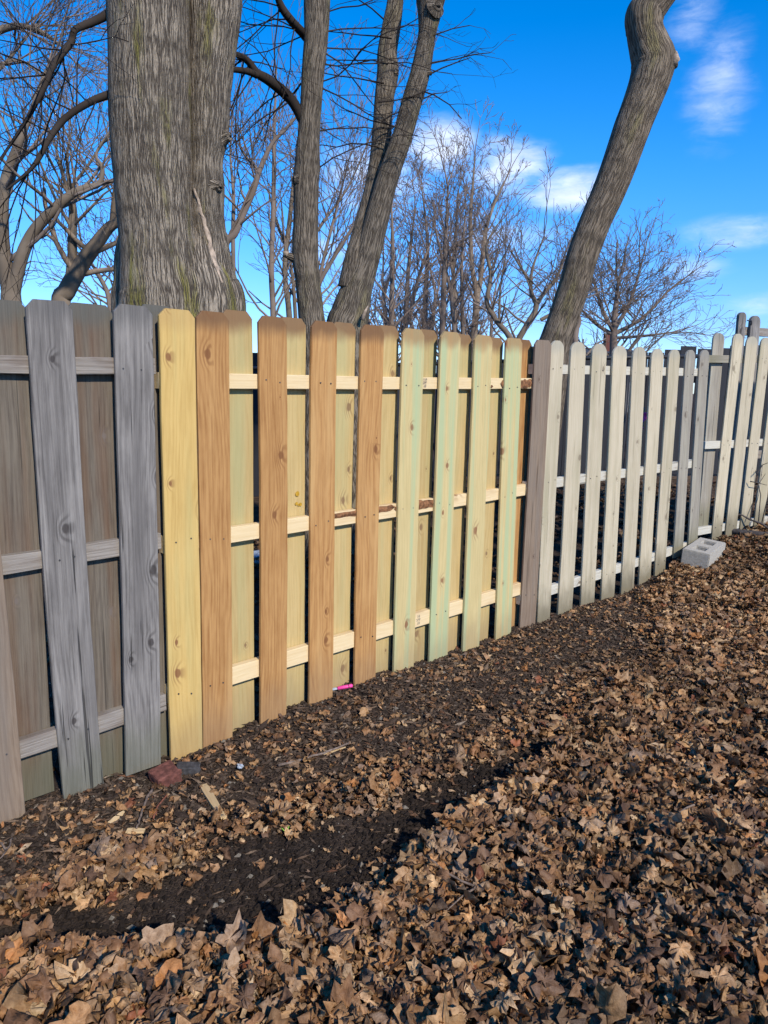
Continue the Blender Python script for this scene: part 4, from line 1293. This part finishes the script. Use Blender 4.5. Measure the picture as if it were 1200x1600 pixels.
def fence_n(x, y):
    """distance in front of whichever fence line stands there (negative behind)"""
    n1 = (x - P0[0]) * U0[1] - (y - P0[1]) * U0[0]
    n2 = (x - PW[0]) * UW[1] - (y - PW[1]) * UW[0]
    n3 = (x - PF[0]) * UF[1] - (y - PF[1]) * UF[0]
    s2 = (x - PW[0]) * UW[0] + (y - PW[1]) * UW[1]
    return np.where(s2 < 0, n1, np.where(s2 < 2.45, n2, n3)), s2


def in_view(x, y, m=60):
    dx, dy, dz = x, y, -1.5
    d = dy * c_f.y + dz * c_f.z
    u = (dx * c_r.x + dy * c_r.y + dz * c_r.z) / d; v = (dx * c_u.x + dy * c_u.y + dz * c_u.z) / d
    return (d > 0) & (np.abs(u) * FPX < 600 + m) & (v * FPX > -800 - m)


def bare(x, y):
    """0 = leaf mat, 1 = open soil"""
    nz = fbm(x * 3.2, y * 3.2, 41, 3)
    t = trench(x, y) + nz * 1.7
    b1 = 1 - sstep(t, 0.75, 1.75)
    n, s2 = fence_n(x, y)
    wid = np.interp(s2, [-4, -2.7, -2.1, -1.2, 0.0, 0.6, 1.2, 1.8], [.34, .40, .60, .82, .76, .54, .15, 0.0])
    edge = n + nz * .35
    b2 = (1 - sstep(edge, wid * .75, wid * 1.35 + .05)) * (wid > .02) * (n > -.12)
    return np.maximum(b1, b2 * .93), b1


def scatter_leaves():
    # candidate spots
    N = 150000
    x = rng.uniform(-1.75, 4.9, N); y = rng.uniform(1.05, 8.4, N)
    nfn, s2 = fence_n(x, y)
    ok = (nfn > 0.02) & in_view(x, y, 170)
    x, y, nfn = x[ok], y[ok], nfn[ok]
    dist = np.hypot(x, y)
    b, b1 = bare(x, y)
    keep_p = np.where(rng.random(len(x)) < b, 0.0, 1.0)
    few = rng.random(len(x)) < np.where(b1 < .4, .085, .03)
    ok = (keep_p > 0) | few
    lone = (keep_p == 0) & ok
    x, y, dist, lone, bb = x[ok], y[ok], dist[ok], lone[ok], b[ok]
    # extra leaves close to the camera
    n = len(x)
    size = np.clip(rng.lognormal(math.log(.047), .42, n), .014, .088)
    size = np.where(lone | (bb > .25), size * .6, size)
    size = size * np.interp(dist, [1.5, 2.5, 4.0, 6.0], [1.06, .95, .80, .74])
    tid = rng.integers(0, len(TPL), n); size = np.where(np.array([kk == 'bit' for kk in KINDS_])[tid], size * .75, size)
    yaw = rng.uniform(0, 6.2832, n); tilt = np.abs(rng.normal(0, .44, n)); tdir = rng.uniform(0, 6.2832, n)
    tilt = np.where(rng.random(n) < .10, tilt + .7, tilt)
    tilt = np.where(lone, tilt * .6, tilt); lay = rng.random(n); tilt = np.where(lay > .6, tilt * .7, tilt)
    flip = np.where(rng.random(n) < .5, 1.0, -1.0)
    hump = np.maximum(0, fbm(x * 2.1, y * 2.1, 77, 3)) * .10
    z = ground_z(x, y) + .008 + lay * .046 * (1 - bb) + hump * (1 - bb) * lay + size * np.sin(np.minimum(tilt, 1.4)) * .35
    col = PAL[rng.choice(len(PAL), n, p=PW_)] * rng.uniform(1.3, 2.35, n)[:, None] * np.array((1.04, 1.0, .91))
    damp = sstep(fbm(x * 1.1 + 5, y * 1.1, 63, 3), .02, .22)
    col *= (1 - .38 * damp)[:, None]
    # leaf colour gets darker towards the lower layers
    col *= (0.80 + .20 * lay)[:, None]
    # rotation matrices
    cy, sy = np.cos(yaw), np.sin(yaw); Rz = np.zeros((n, 3, 3)); Rz[:, 0, 0] = cy; Rz[:, 0, 1] = -sy; Rz[:, 1, 0] = sy; Rz[:, 1, 1] = cy; Rz[:, 2, 2] = flip
    k = np.stack((np.cos(tdir), np.sin(tdir), np.zeros(n)), 1)
    K = np.zeros((n, 3, 3)); K[:, 0, 2] = k[:, 1]; K[:, 1, 2] = -k[:, 0]; K[:, 2, 0] = -k[:, 1]; K[:, 2, 1] = k[:, 0]
    st, ct = np.sin(tilt)[:, None, None], (1 - np.cos(tilt))[:, None, None]
    Rt = np.eye(3)[None] + st * K + ct * (K @ K)
    Rm = Rt @ Rz
    # the 300 that show largest become pieces of their own
    score = size / dist * (lay > .72) * (~lone) * in_view(x, y, -15) * (np.array([kk != 'bit' for kk in KINDS_])[tid] * .5 + .5)
    big = np.zeros(n, bool); big[np.argsort(-score)[:300]] = True
    z = np.where(big, z + .012, z)
    VV, FF, CC, off = [], [], [], 0
    for t, (V, F, sh) in enumerate(TPL):
        i = np.where((tid == t) & ~big)[0]
        if not len(i): continue
        P = np.einsum('nij,vj->nvi', Rm[i], V) * size[i][:, None, None] + np.stack((x[i], y[i], z[i]), 1)[:, None, :]
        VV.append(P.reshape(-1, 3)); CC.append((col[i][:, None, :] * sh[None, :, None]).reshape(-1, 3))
        FF.append((F[None] + (np.arange(len(i)) * len(V))[:, None, None] + off).reshape(-1, 3)); off += len(i) * len(V)
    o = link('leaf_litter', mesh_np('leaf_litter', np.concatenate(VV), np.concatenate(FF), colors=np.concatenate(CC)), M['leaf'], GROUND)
    o['kind'] = 'stuff'
    cache = {}
    for i in np.where(big)[0]:
        pc = int(rng.integers(0, 3)); key = (int(tid[i]), pc)
        if key not in cache:
            V, F, sh = TPL_BIG[tid[i]]
            cc = PAL[rng.choice(len(PAL), p=PW_)]
            cache[key] = mesh_np('leaf', V, F, colors=cc[None] * sh[:, None] * 1.65)
            cache[key].materials.append(M['leaf'])
        lo = link('leaf', cache[key], None, GROUND)
        m = np.eye(4); m[:3, :3] = Rm[i] * size[i] * .85; m[:3, 3] = (x[i], y[i], z[i])
        lo.matrix_basis = Matrix(m.tolist())
    print('leaves', n, 'tris', sum(len(f) for f in FF))


scatter_leaves()


def crushed_mat():
    """crushed leaf bits that fill the space between whole leaves"""
    T = [leaf_template(rng, 'bit', 7) for _ in range(16)]
    N = 120000
    x = rng.uniform(-1.75, 4.9, N); y = rng.uniform(1.05, 8.4, N)
    nfn, s2 = fence_n(x, y); b, b1 = bare(x, y)
    ok = (nfn > 0.0) & in_view(x, y, 120) & (rng.random(N) > b * .985)
    x, y = x[ok][:30000], y[ok][:30000]; n = len(x)
    z = ground_z(x, y) + .004 + rng.random(n) * .014
    s = rng.uniform(.016, .036, n); a = rng.uniform(0, 6.283, n); tx, ty = rng.normal(0, .3, n), rng.normal(0, .3, n)
    col = PAL[rng.choice(len(PAL), n, p=PW_)] * rng.uniform(1.0, 1.7, n)[:, None]
    tid = rng.integers(0, len(T), n); VV, FF, CC, off = [], [], [], 0
    for t, (V, F, sh) in enumerate(T):
        i = np.where(tid == t)[0]
        c_, s_ = np.cos(a[i])[:, None], np.sin(a[i])[:, None]
        X = (V[None, :, 0] * c_ - V[None, :, 1] * s_) * s[i][:, None]; Y = (V[None, :, 0] * s_ + V[None, :, 1] * c_) * s[i][:, None]
        Z = V[None, :, 2] * s[i][:, None] * .6 + X * tx[i][:, None] + Y * ty[i][:, None] + z[i][:, None]
        VV.append(np.stack((X + x[i][:, None], Y + y[i][:, None], Z), -1).reshape(-1, 3)); CC.append((col[i][:, None, :] * sh[None, :, None]).reshape(-1, 3))
        FF.append((F[None] + (np.arange(len(i)) * len(V))[:, None, None] + off).reshape(-1, 3)); off += len(i) * len(V)
    o = link('leaf_crumbs', mesh_np('leaf_crumbs', np.concatenate(VV), np.concatenate(FF), colors=np.concatenate(CC)), M['leaf'], GROUND)
    o['kind'] = 'stuff'


crushed_mat()


def leaves_behind():
    """leaf mat seen through the gaps of the fences"""
    N = 4500
    x = rng.uniform(-2.2, 5.2, N); y = rng.uniform(2.2, 9.0, N)
    nf_, s2 = fence_n(x, y)
    ok = (nf_ < -.12) & (nf_ > -3.6); x, y = x[ok], y[ok]; n = len(x)
    VV, FF, CC, off = [], [], [], 0
    for i in range(n):
        V, F, sh = TPL[int(rng.integers(0, len(TPL)))]
        s = rng.uniform(.03, .08); a = rng.uniform(0, 6.28)
        c_, s_ = math.cos(a), math.sin(a)
        R3 = np.array([[c_, -s_, 0], [s_, c_, 0], [0, 0, 1]])
        VV.append(V @ R3.T * s + np.array([x[i], y[i], float(0)]))
        FF.append(F + off); off += len(V)
        CC.append(PAL[int(rng.choice(len(PAL), p=PW_))][None] * sh[:, None] * rng.uniform(.6, 1.0))
    gz = ground_z(x, y) + .02
    V = np.concatenate(VV); V[:, 2] += np.repeat(gz, len(TPL[0][0]))
    o = link('leaf_litter', mesh_np('leaf_litter', V, np.concatenate(FF), colors=np.concatenate(CC)), M['leaf'], GROUND)
    o['kind'] = 'stuff'


leaves_behind()


def crumbs():
    """clods, chips and twig bits lying on the open soil"""
    N = 230000
    x = rng.uniform(-1.7, 3.6, N); y = rng.uniform(1.2, 6.2, N)
    nf_, s2 = fence_n(x, y)
    b, b1 = bare(x, y)
    ok = (nf_ > -.10) & in_view(x, y, 60) & (rng.random(N) < np.maximum(b, .05))
    x, y, b1 = x[ok], y[ok], b1[ok]; n = len(x)
    z = ground_z(x, y)
    # octahedral clods
    O = np.array([(1, 0, 0), (-1, 0, 0), (0, 1, 0), (0, -1, 0), (0, 0, 1), (0, 0, -1)], float)
    OF = np.array([(0, 2, 4), (2, 1, 4), (1, 3, 4), (3, 0, 4), (2, 0, 5), (1, 2, 5), (3, 1, 5), (0, 3, 5)])
    chip = rng.random(n) < np.where(b1 > .5, .06, .34)
    sx = np.where(chip, rng.lognormal(math.log(.014), .55, n), rng.lognormal(math.log(.0058), .6, n))
    sy = np.where(chip, sx * rng.uniform(.10, .38, n), sx * rng.uniform(.6, 1.1, n)); sz = np.where(chip, sx * .10 + .001, sx * rng.uniform(.5, .9, n))
    lim = np.where(chip, 1.0, np.minimum(1.0, .013 / sx)); sx, sy, sz = sx * lim, sy * lim, sz * lim
    sx = np.minimum(sx, .045)
    yaw = rng.uniform(0, 6.28, n); c_, s_ = np.cos(yaw), np.sin(yaw)
    til = rng.normal(0, .25, n) * chip
    P = O[None] * np.stack((sx, sy, sz), 1)[:, None, :]; P = P * (1 + rng.normal(0, .18, P.shape))
    X = P[..., 0] * c_[:, None] - P[..., 1] * s_[:, None] + x[:, None]; Y = P[..., 0] * s_[:, None] + P[..., 1] * c_[:, None] + y[:, None]
    Z = P[..., 2] + P[..., 0] * til[:, None] + (z + sz * .5 + chip * .004)[:, None]
    dirt = np.array((.062, .044, .031)); dirt2 = np.array((.022, .0155, .0115))
    pc = np.array([(.115, .074, .047), (.078, .051, .034), (.18, .122, .078), (.28, .215, .15), (.055, .037, .027), (.15, .07, .038)])
    col = np.where(chip[:, None], pc[rng.choice(6, n, p=[.28, .28, .10, .03, .26, .05])], np.where((b1 > .5)[:, None], dirt2, dirt) * rng.uniform(.6, 1.6, n)[:, None])
    pale = (rng.random(n) < .025) & ~chip
    col = np.where(pale[:, None], np.array((.20, .17, .13)), col)
    V = np.stack((X, Y, Z), -1).reshape(-1, 3)
    F = (OF[None] + (np.arange(n) * 6)[:, None, None]).reshape(-1, 3)
    o = link('soil_crumbs', mesh_np('soil_crumbs', V, F, smooth=False, colors=np.repeat(col, 6, 0)), M['crumb'], GROUND)
    o['kind'] = 'stuff'


crumbs()

# ------------------------------------------------------------------ small things on the ground
def gpt(px, py, lift=0.0):
    """point on the ground seen at a photograph pixel"""
    d = c_f + c_r * ((px - 600) / FPX) - c_u * ((py - 800) / FPX)
    t = 1.0
    lo, hi = 0.3, 40.0
    for _ in range(60):
        t = (lo + hi) / 2; p = CAM + d * t
        if p.z > float(ground_z(p.x, p.y)) + lift: lo = t
        else: hi = t
    return CAM + d * t


def rock_mesh(name, size, seed, cuts=2, jit=.10):
    """broken block: subdivided box with chipped corners"""
    import bmesh
    r = random.Random(seed); bm = bmesh.new(); bmesh.ops.create_cube(bm, size=1.0)
    bmesh.ops.bevel(bm, geom=bm.edges[:], offset=.07, segments=1, affect='EDGES')
    bmesh.ops.subdivide_edges(bm, edges=bm.edges[:], cuts=cuts, use_grid_fill=True)
    for v in bm.verts:
        v.co += Vector((r.gauss(0, jit * .12), r.gauss(0, jit * .12), r.gauss(0, jit * .12)))
        if v.co.x > .25: v.co.x -= abs(r.gauss(0, jit)) + .12 * max(0, v.co.z + .1)
        v.co = Vector((v.co.x * size[0], v.co.y * size[1], v.co.z * size[2]))
    me = bpy.data.meshes.new(name); bm.to_mesh(me); bm.free(); return me


p = gpt(258, 1226)
o = link('brick_piece', rock_mesh('brick_piece', (.105, .085, .062), 3), M['brick']); o.location = p + Vector((0, .02, .028)); o.rotation_euler = (.12, -.18, .75)
tag(o, 'broken red brick half buried in the soil before the grey boards', 'brick')
p = gpt(296, 1208)
o = link('dark_stone', rock_mesh('dark_stone', (.10, .045, .04), 4), M['char']); o.location = p + Vector((0, .0, .018)); o.rotation_euler = (.1, .1, .2)
tag(o, 'dark grey flat stone touching the red brick piece', 'stone')


def splinter(name, a, b, w, label, seed, mat='raw', t=.006, lift=.012):
    """flat split piece of wood between two ground points"""
    A = gpt(*a) + Vector((0, 0, lift)); B = gpt(*b) + Vector((0, 0, lift * 1.3)); L = (B - A).length
    r = random.Random(seed); vs = []; fs = []; n = 5
    for i in range(n + 1):
        k = i / n; hw = w / 2 * (1 - .45 * max(0, k - .5) * 2 * r.uniform(.4, 1.0))
        a1 = -hw + r.gauss(0, .0012); b1 = hw + r.gauss(0, .0012)
        vs += [(a1, 0, k * L), (b1, 0, k * L), (b1, t, k * L), (a1, t, k * L)]
    for i in range(n):
        for j in range(4): fs.append((i * 4 + j, i * 4 + (j + 1) % 4, i * 4 + 4 + (j + 1) % 4, i * 4 + 4 + j))
    fs += [(3, 2, 1, 0), tuple(n * 4 + j for j in range(4))]
    me = bpy.data.meshes.new(name); me.from_pydata(vs, [], fs); me.update()
    o = link(name, me, M[mat])
    z = (B - A).normalized(); y = Vector((0, 0, 1)); x = y.cross(z).normalized(); y = z.cross(x)
    o.matrix_world = Matrix(((x.x, -y.x, z.x, A.x), (x.y, -y.y, z.y, A.y), (x.z, -y.z, z.z, A.z), (0, 0, 0, 1)))
    return tag(o, label, 'wood piece')


splinter('wood_offcut', (318, 1232), (349, 1286), .030, 'longest pale wood offcut lying in mulch right of the brick', 1, t=.010, lift=.018)
splinter('wood_splinter', (171, 1290), (194, 1273), .016, 'narrow pale wood splinter below the grey boards', 2)
splinter('wood_splinter', (198, 1302), (226, 1303), .026, 'stubby pale wood chip just below the narrow splinter', 3)
splinter('wood_splinter', (505, 1182), (540, 1172), .006, 'thin sliver at the end of the long stick', 5, t=.004)


def stick(name, pts, r0, r1, label, mat='stick', lift=.02, forks=(), cat='stick', seed=0):
    r = random.Random(seed)
    P = [gpt(*q[:2]) + Vector((0, 0, lift + (q[2] if len(q) > 2 else 0))) for q in pts]
    S = catmull([tuple(p) for p in P], 4); n = len(S)
    S[1:-1] += np.array([[r.gauss(0, .002) for _ in range(3)] for _ in range(n - 2)])
    me = tube_mesh(name, [tuple(s) for s in S], [r0 + (r1 - r0) * i / (n - 1) for i in range(n)], 6)
    o = link(name, me, M[mat]); tag(o, label, cat)
    for f in forks:
        Pf = [gpt(*q[:2]) + Vector((0, 0, lift + (q[2] if len(q) > 2 else 0))) for q in f]
        link('side_twig', tube_mesh('side_twig', [tuple(p_) for p_ in Pf], [r1 * 1.1 - (r1 * .6) * i / (len(Pf) - 1) for i in range(len(Pf))], 5), M[mat], o)
    return o


stick('fallen_stick', [(435, 1203), (470, 1194), (505, 1184), (545, 1168)], .006, .004, 'long straight pale stick lying on the mulch before the orange boards', seed=1)
stick('forked_twig', [(668, 1366), (705, 1392), (744, 1411), (782, 1415), (820, 1434)], .0042, .0034, 'grey forked twig lying on top of the leaves', lift=.055, forks=([(744, 1411), (722, 1425), (698, 1448)],), seed=2)
stick('red_twig', [(802, 1470), (832, 1478), (862, 1490)], .002, .0018, 'short reddish twig on the leaves below the forked twig', 'stick_red', lift=.055, seed=3)
stick('thin_twig', [(845, 1500), (868, 1490), (900, 1489), (925, 1492)], .002, .0012, 'thin dark twig continuing from the reddish one', 'stick_dark', lift=.055, seed=4)
stick('pale_stick', [(1048, 1295), (1080, 1278), (1118, 1262)], .0045, .0035, 'pale straight stick among leaves at mid right', lift=.05, seed=5)
stick('bent_stick', [(238, 1240), (228, 1258), (218, 1290), (214, 1302)], .0055, .003, 'bent grey stick below the brick', lift=.018, seed=6)
stick('brown_stick', [(262, 1248), (250, 1262), (240, 1285)], .004, .003, 'short brown stick right beside the bent grey one', 'stick_red', lift=.016, seed=7)
stick('edge_twig', [(0, 1330), (12, 1340), (20, 1322)], .004, .003, 'crooked twig at the left edge of the yard', lift=.03, seed=8, forks=([(12, 1340), (4, 1352), (-8, 1362)],))
stick('fallen_branch', [(1128, 836), (1150, 840), (1175, 843), (1215, 848)], .026, .030, 'thick dark fallen branch beside the concrete block', 'stick_dark', lift=.05, cat='branch', seed=9)


def bramble():
    pts = [at(1112, 804, 6.15), at(1135, 803, 6.12), at(1158, 804, 6.10), at(1172, 812, 6.08), at(1190, 818, 6.05), at(1210, 832, 6.0)]
    o = link('dry_vine', tube_mesh('dry_vine', [tuple(p) for p in pts], [.004, .005, .006, .008, .009, .010], 6), M['stick_dark'])
    tag(o, 'dry dark vine reaching across the stepped panel foot', 'vine')
    r = random.Random(8)
    for st, en in (((1172, 812), (1196, 740)), ((1185, 816), (1180, 735)), ((1190, 818), (1206, 700)), ((1172, 752), (1198, 758)), ((1183, 740), (1203, 722))):
        a, b = at(*st, 6.1), at(*en, 6.15); m = (a + b) / 2 + Vector((r.gauss(0, .04), r.gauss(0, .04), r.gauss(0, .03)))
        link('side_twig', tube_mesh('side_twig', [tuple(a), tuple(m), tuple(b)], [.005, .004, .002], 5), M['stick_dark'], o)


bramble()


def concrete_block():
    """hollow block with two cores, lying half sunk in the leaves"""
    import bmesh
    L, W, H = .42, .205, .20
    xs = [-L / 2, -L / 2 + .07, -.045, .045, L / 2 - .07, L / 2]; ys = [-W / 2, -W / 2 + .06, W / 2 - .06, W / 2]
    bm = bmesh.new(); top = {}; bot = {}
    for i, x in enumerate(xs):
        for j, y in enumerate(ys):
            top[i, j] = bm.verts.new((x, y, H)); bot[i, j] = bm.verts.new((x, y, 0))
    holes = {(1, 1), (3, 1)}
    for i in range(5):
        for j in range(3):
            q = [(i, j), (i + 1, j), (i + 1, j + 1), (i, j + 1)]
            if (i, j) in holes:
                for a, b in zip(q, q[1:] + q[:1]): bm.faces.new((top[b], top[a], bot[a], bot[b]))
            else:
                bm.faces.new([top[k] for k in q]); bm.faces.new([bot[k] for k in q[::-1]])
    for i in range(5):
        bm.faces.new((bot[i, 0], bot[i + 1, 0], top[i + 1, 0], top[i, 0])); bm.faces.new((bot[i + 1, 3], bot[i, 3], top[i, 3], top[i + 1, 3]))
    for j in range(3):
        bm.faces.new((bot[0, j + 1], bot[0, j], top[0, j], top[0, j + 1])); bm.faces.new((bot[5, j], bot[5, j + 1], top[5, j + 1], top[5, j]))
    bmesh.ops.recalc_face_normals(bm, faces=bm.faces[:])
    bmesh.ops.bevel(bm, geom=[e for e in bm.edges if e.calc_face_angle(0) > .6], offset=.006, segments=2, affect='EDGES')
    me = bpy.data.meshes.new('concrete_block'); bm.to_mesh(me); bm.free()
    o = link('concrete_block', me, M['concrete'])
    c = gpt(1094, 880)
    o.location = c + Vector((.02, .02, -.055)); o.rotation_euler = (R_(4), R_(-4), R_(50))
    return tag(o, 'grey hollow concrete block half sunk in leaves by the cream fence', 'concrete block')


concrete_block()


def crumple(name, px, py, size, mat, label, cat, seed, lift=.02, Y=None):
    import bmesh
    r = random.Random(seed); bm = bmesh.new(); bmesh.ops.create_icosphere(bm, subdivisions=2, radius=1.0)
    for v in bm.verts:
        k = 1 + r.gauss(0, .28); v.co = Vector((v.co.x * size * k, v.co.y * size * k * .8, v.co.z * size * .5 * k))
    me = bpy.data.meshes.new(name); bm.to_mesh(me); bm.free()
    o = link(name, me, M[mat]); o.location = gpt(px, py) + Vector((0, 0, lift)) if Y is None else at(px, py, Y); o.rotation_euler = (0, 0, r.random() * 6)
    return tag(o, label, cat)


crumple('paper_scrap', 1152, 943, .022, 'paper', 'tiny white paper scrap on the leaves at far right', 'scrap', 1, .04)
crumple('plastic_scrap', 376, 1204, .016, 'foil', 'small pale crumpled plastic scrap on the mulch before the orange boards', 'scrap', 2)
o = crumple('plastic_bag', 398, 775, .12, 'foil', 'crumpled pale plastic bag on the ground behind the new boards', 'bag', 3, Y=6.0)
o.location.z = float(ground_z(o.location.x, o.location.y)) + .05


def pink_tube():
    a = gpt(527, 1080) + Vector((0, 0, .015)); b = gpt(551, 1076) + Vector((0, 0, .017))
    d = (b - a).normalized()
    pts = [a, a + d * .004, a.lerp(b, .5), b - d * .004, b]
    o = link('pink_tube', tube_mesh('pink_tube', [tuple(p) for p in pts], [.007, .0095, .0095, .0095, .006], 10), M['pink'])
    tag(o, 'bright pink plastic tube half buried at the foot of the new boards', 'tube')
    link('collar', tube_mesh('collar', [tuple(a.lerp(b, .72)), tuple(a.lerp(b, .76))], [.0105, .0105], 10), M['black_metal'], o)
    c = a - d * .03
    link('tip', tube_mesh('tip', [tuple(a - d * .001), tuple(c)], [.006, .009], 8), M['foil'], o)


pink_tube()


def ribbon():
    p = at(1006, 655, 7.6); vs, fs = [], []
    for i in range(7):
        x = .03 * math.sin(i * 1.1); z = -.028 * i
        vs += [(x - .035 + .003 * i, 0.01 * math.sin(i), z), (x + .035 - .006 * i, -.01 * math.cos(i), z)]
    for i in range(6): fs.append((2 * i, 2 * i + 1, 2 * i + 3, 2 * i + 2))
    me = bpy.data.meshes.new('pink_ribbon'); me.from_pydata(vs, [], fs); me.update()
    o = link('pink_ribbon', me, M['pink']); o.location = p + Vector((0, 0, .07))
    sm = o.modifiers.new('thick', 'SOLIDIFY'); sm.thickness = .002
    tag(o, 'pink ribbon glimpsed through the cream fence pickets', 'ribbon')
    st = link('stake', tube_mesh('stake', [(p.x, p.y + .02, float(ground_z(p.x, p.y)) - .1), (p.x, p.y + .02, p.z + .12)], [.009, .009], 6), M['stick'], o)
    st.matrix_parent_inverse = Matrix.Translation(-o.location)


ribbon()


def sprout(px, py, label, seed):
    r = random.Random(seed); p = gpt(px, py) + Vector((0, 0, .015)); vs, fs = [], []
    for k in range(3):
        a = k * 2.1 + r.random(); n = len(vs); L = .022
        for i in range(4):
            t = i / 3; w = .0035 * math.sin(math.pi * (t * .9 + .1))
            c = Vector((math.cos(a) * L * t * .8, math.sin(a) * L * t * .8, L * (t - .3 * t * t) * 1.3)); s = Vector((-math.sin(a), math.cos(a), 0)) * w
            vs += [p + c - s, p + c + s]
        for i in range(3): fs.append((n + 2 * i, n + 2 * i + 1, n + 2 * i + 3, n + 2 * i + 2))
    me = bpy.data.meshes.new('green_sprout'); me.from_pydata(vs, [], fs); me.update()
    tag(link('green_sprout', me, M['sprout']), label, 'sprout', 'fresh green sprouts')


sprout(118, 1392, 'tiny green sprout among leaves in the lower left', 1)
sprout(447, 1308, 'tiny green sprout on the rim of the dug soil strip', 2)
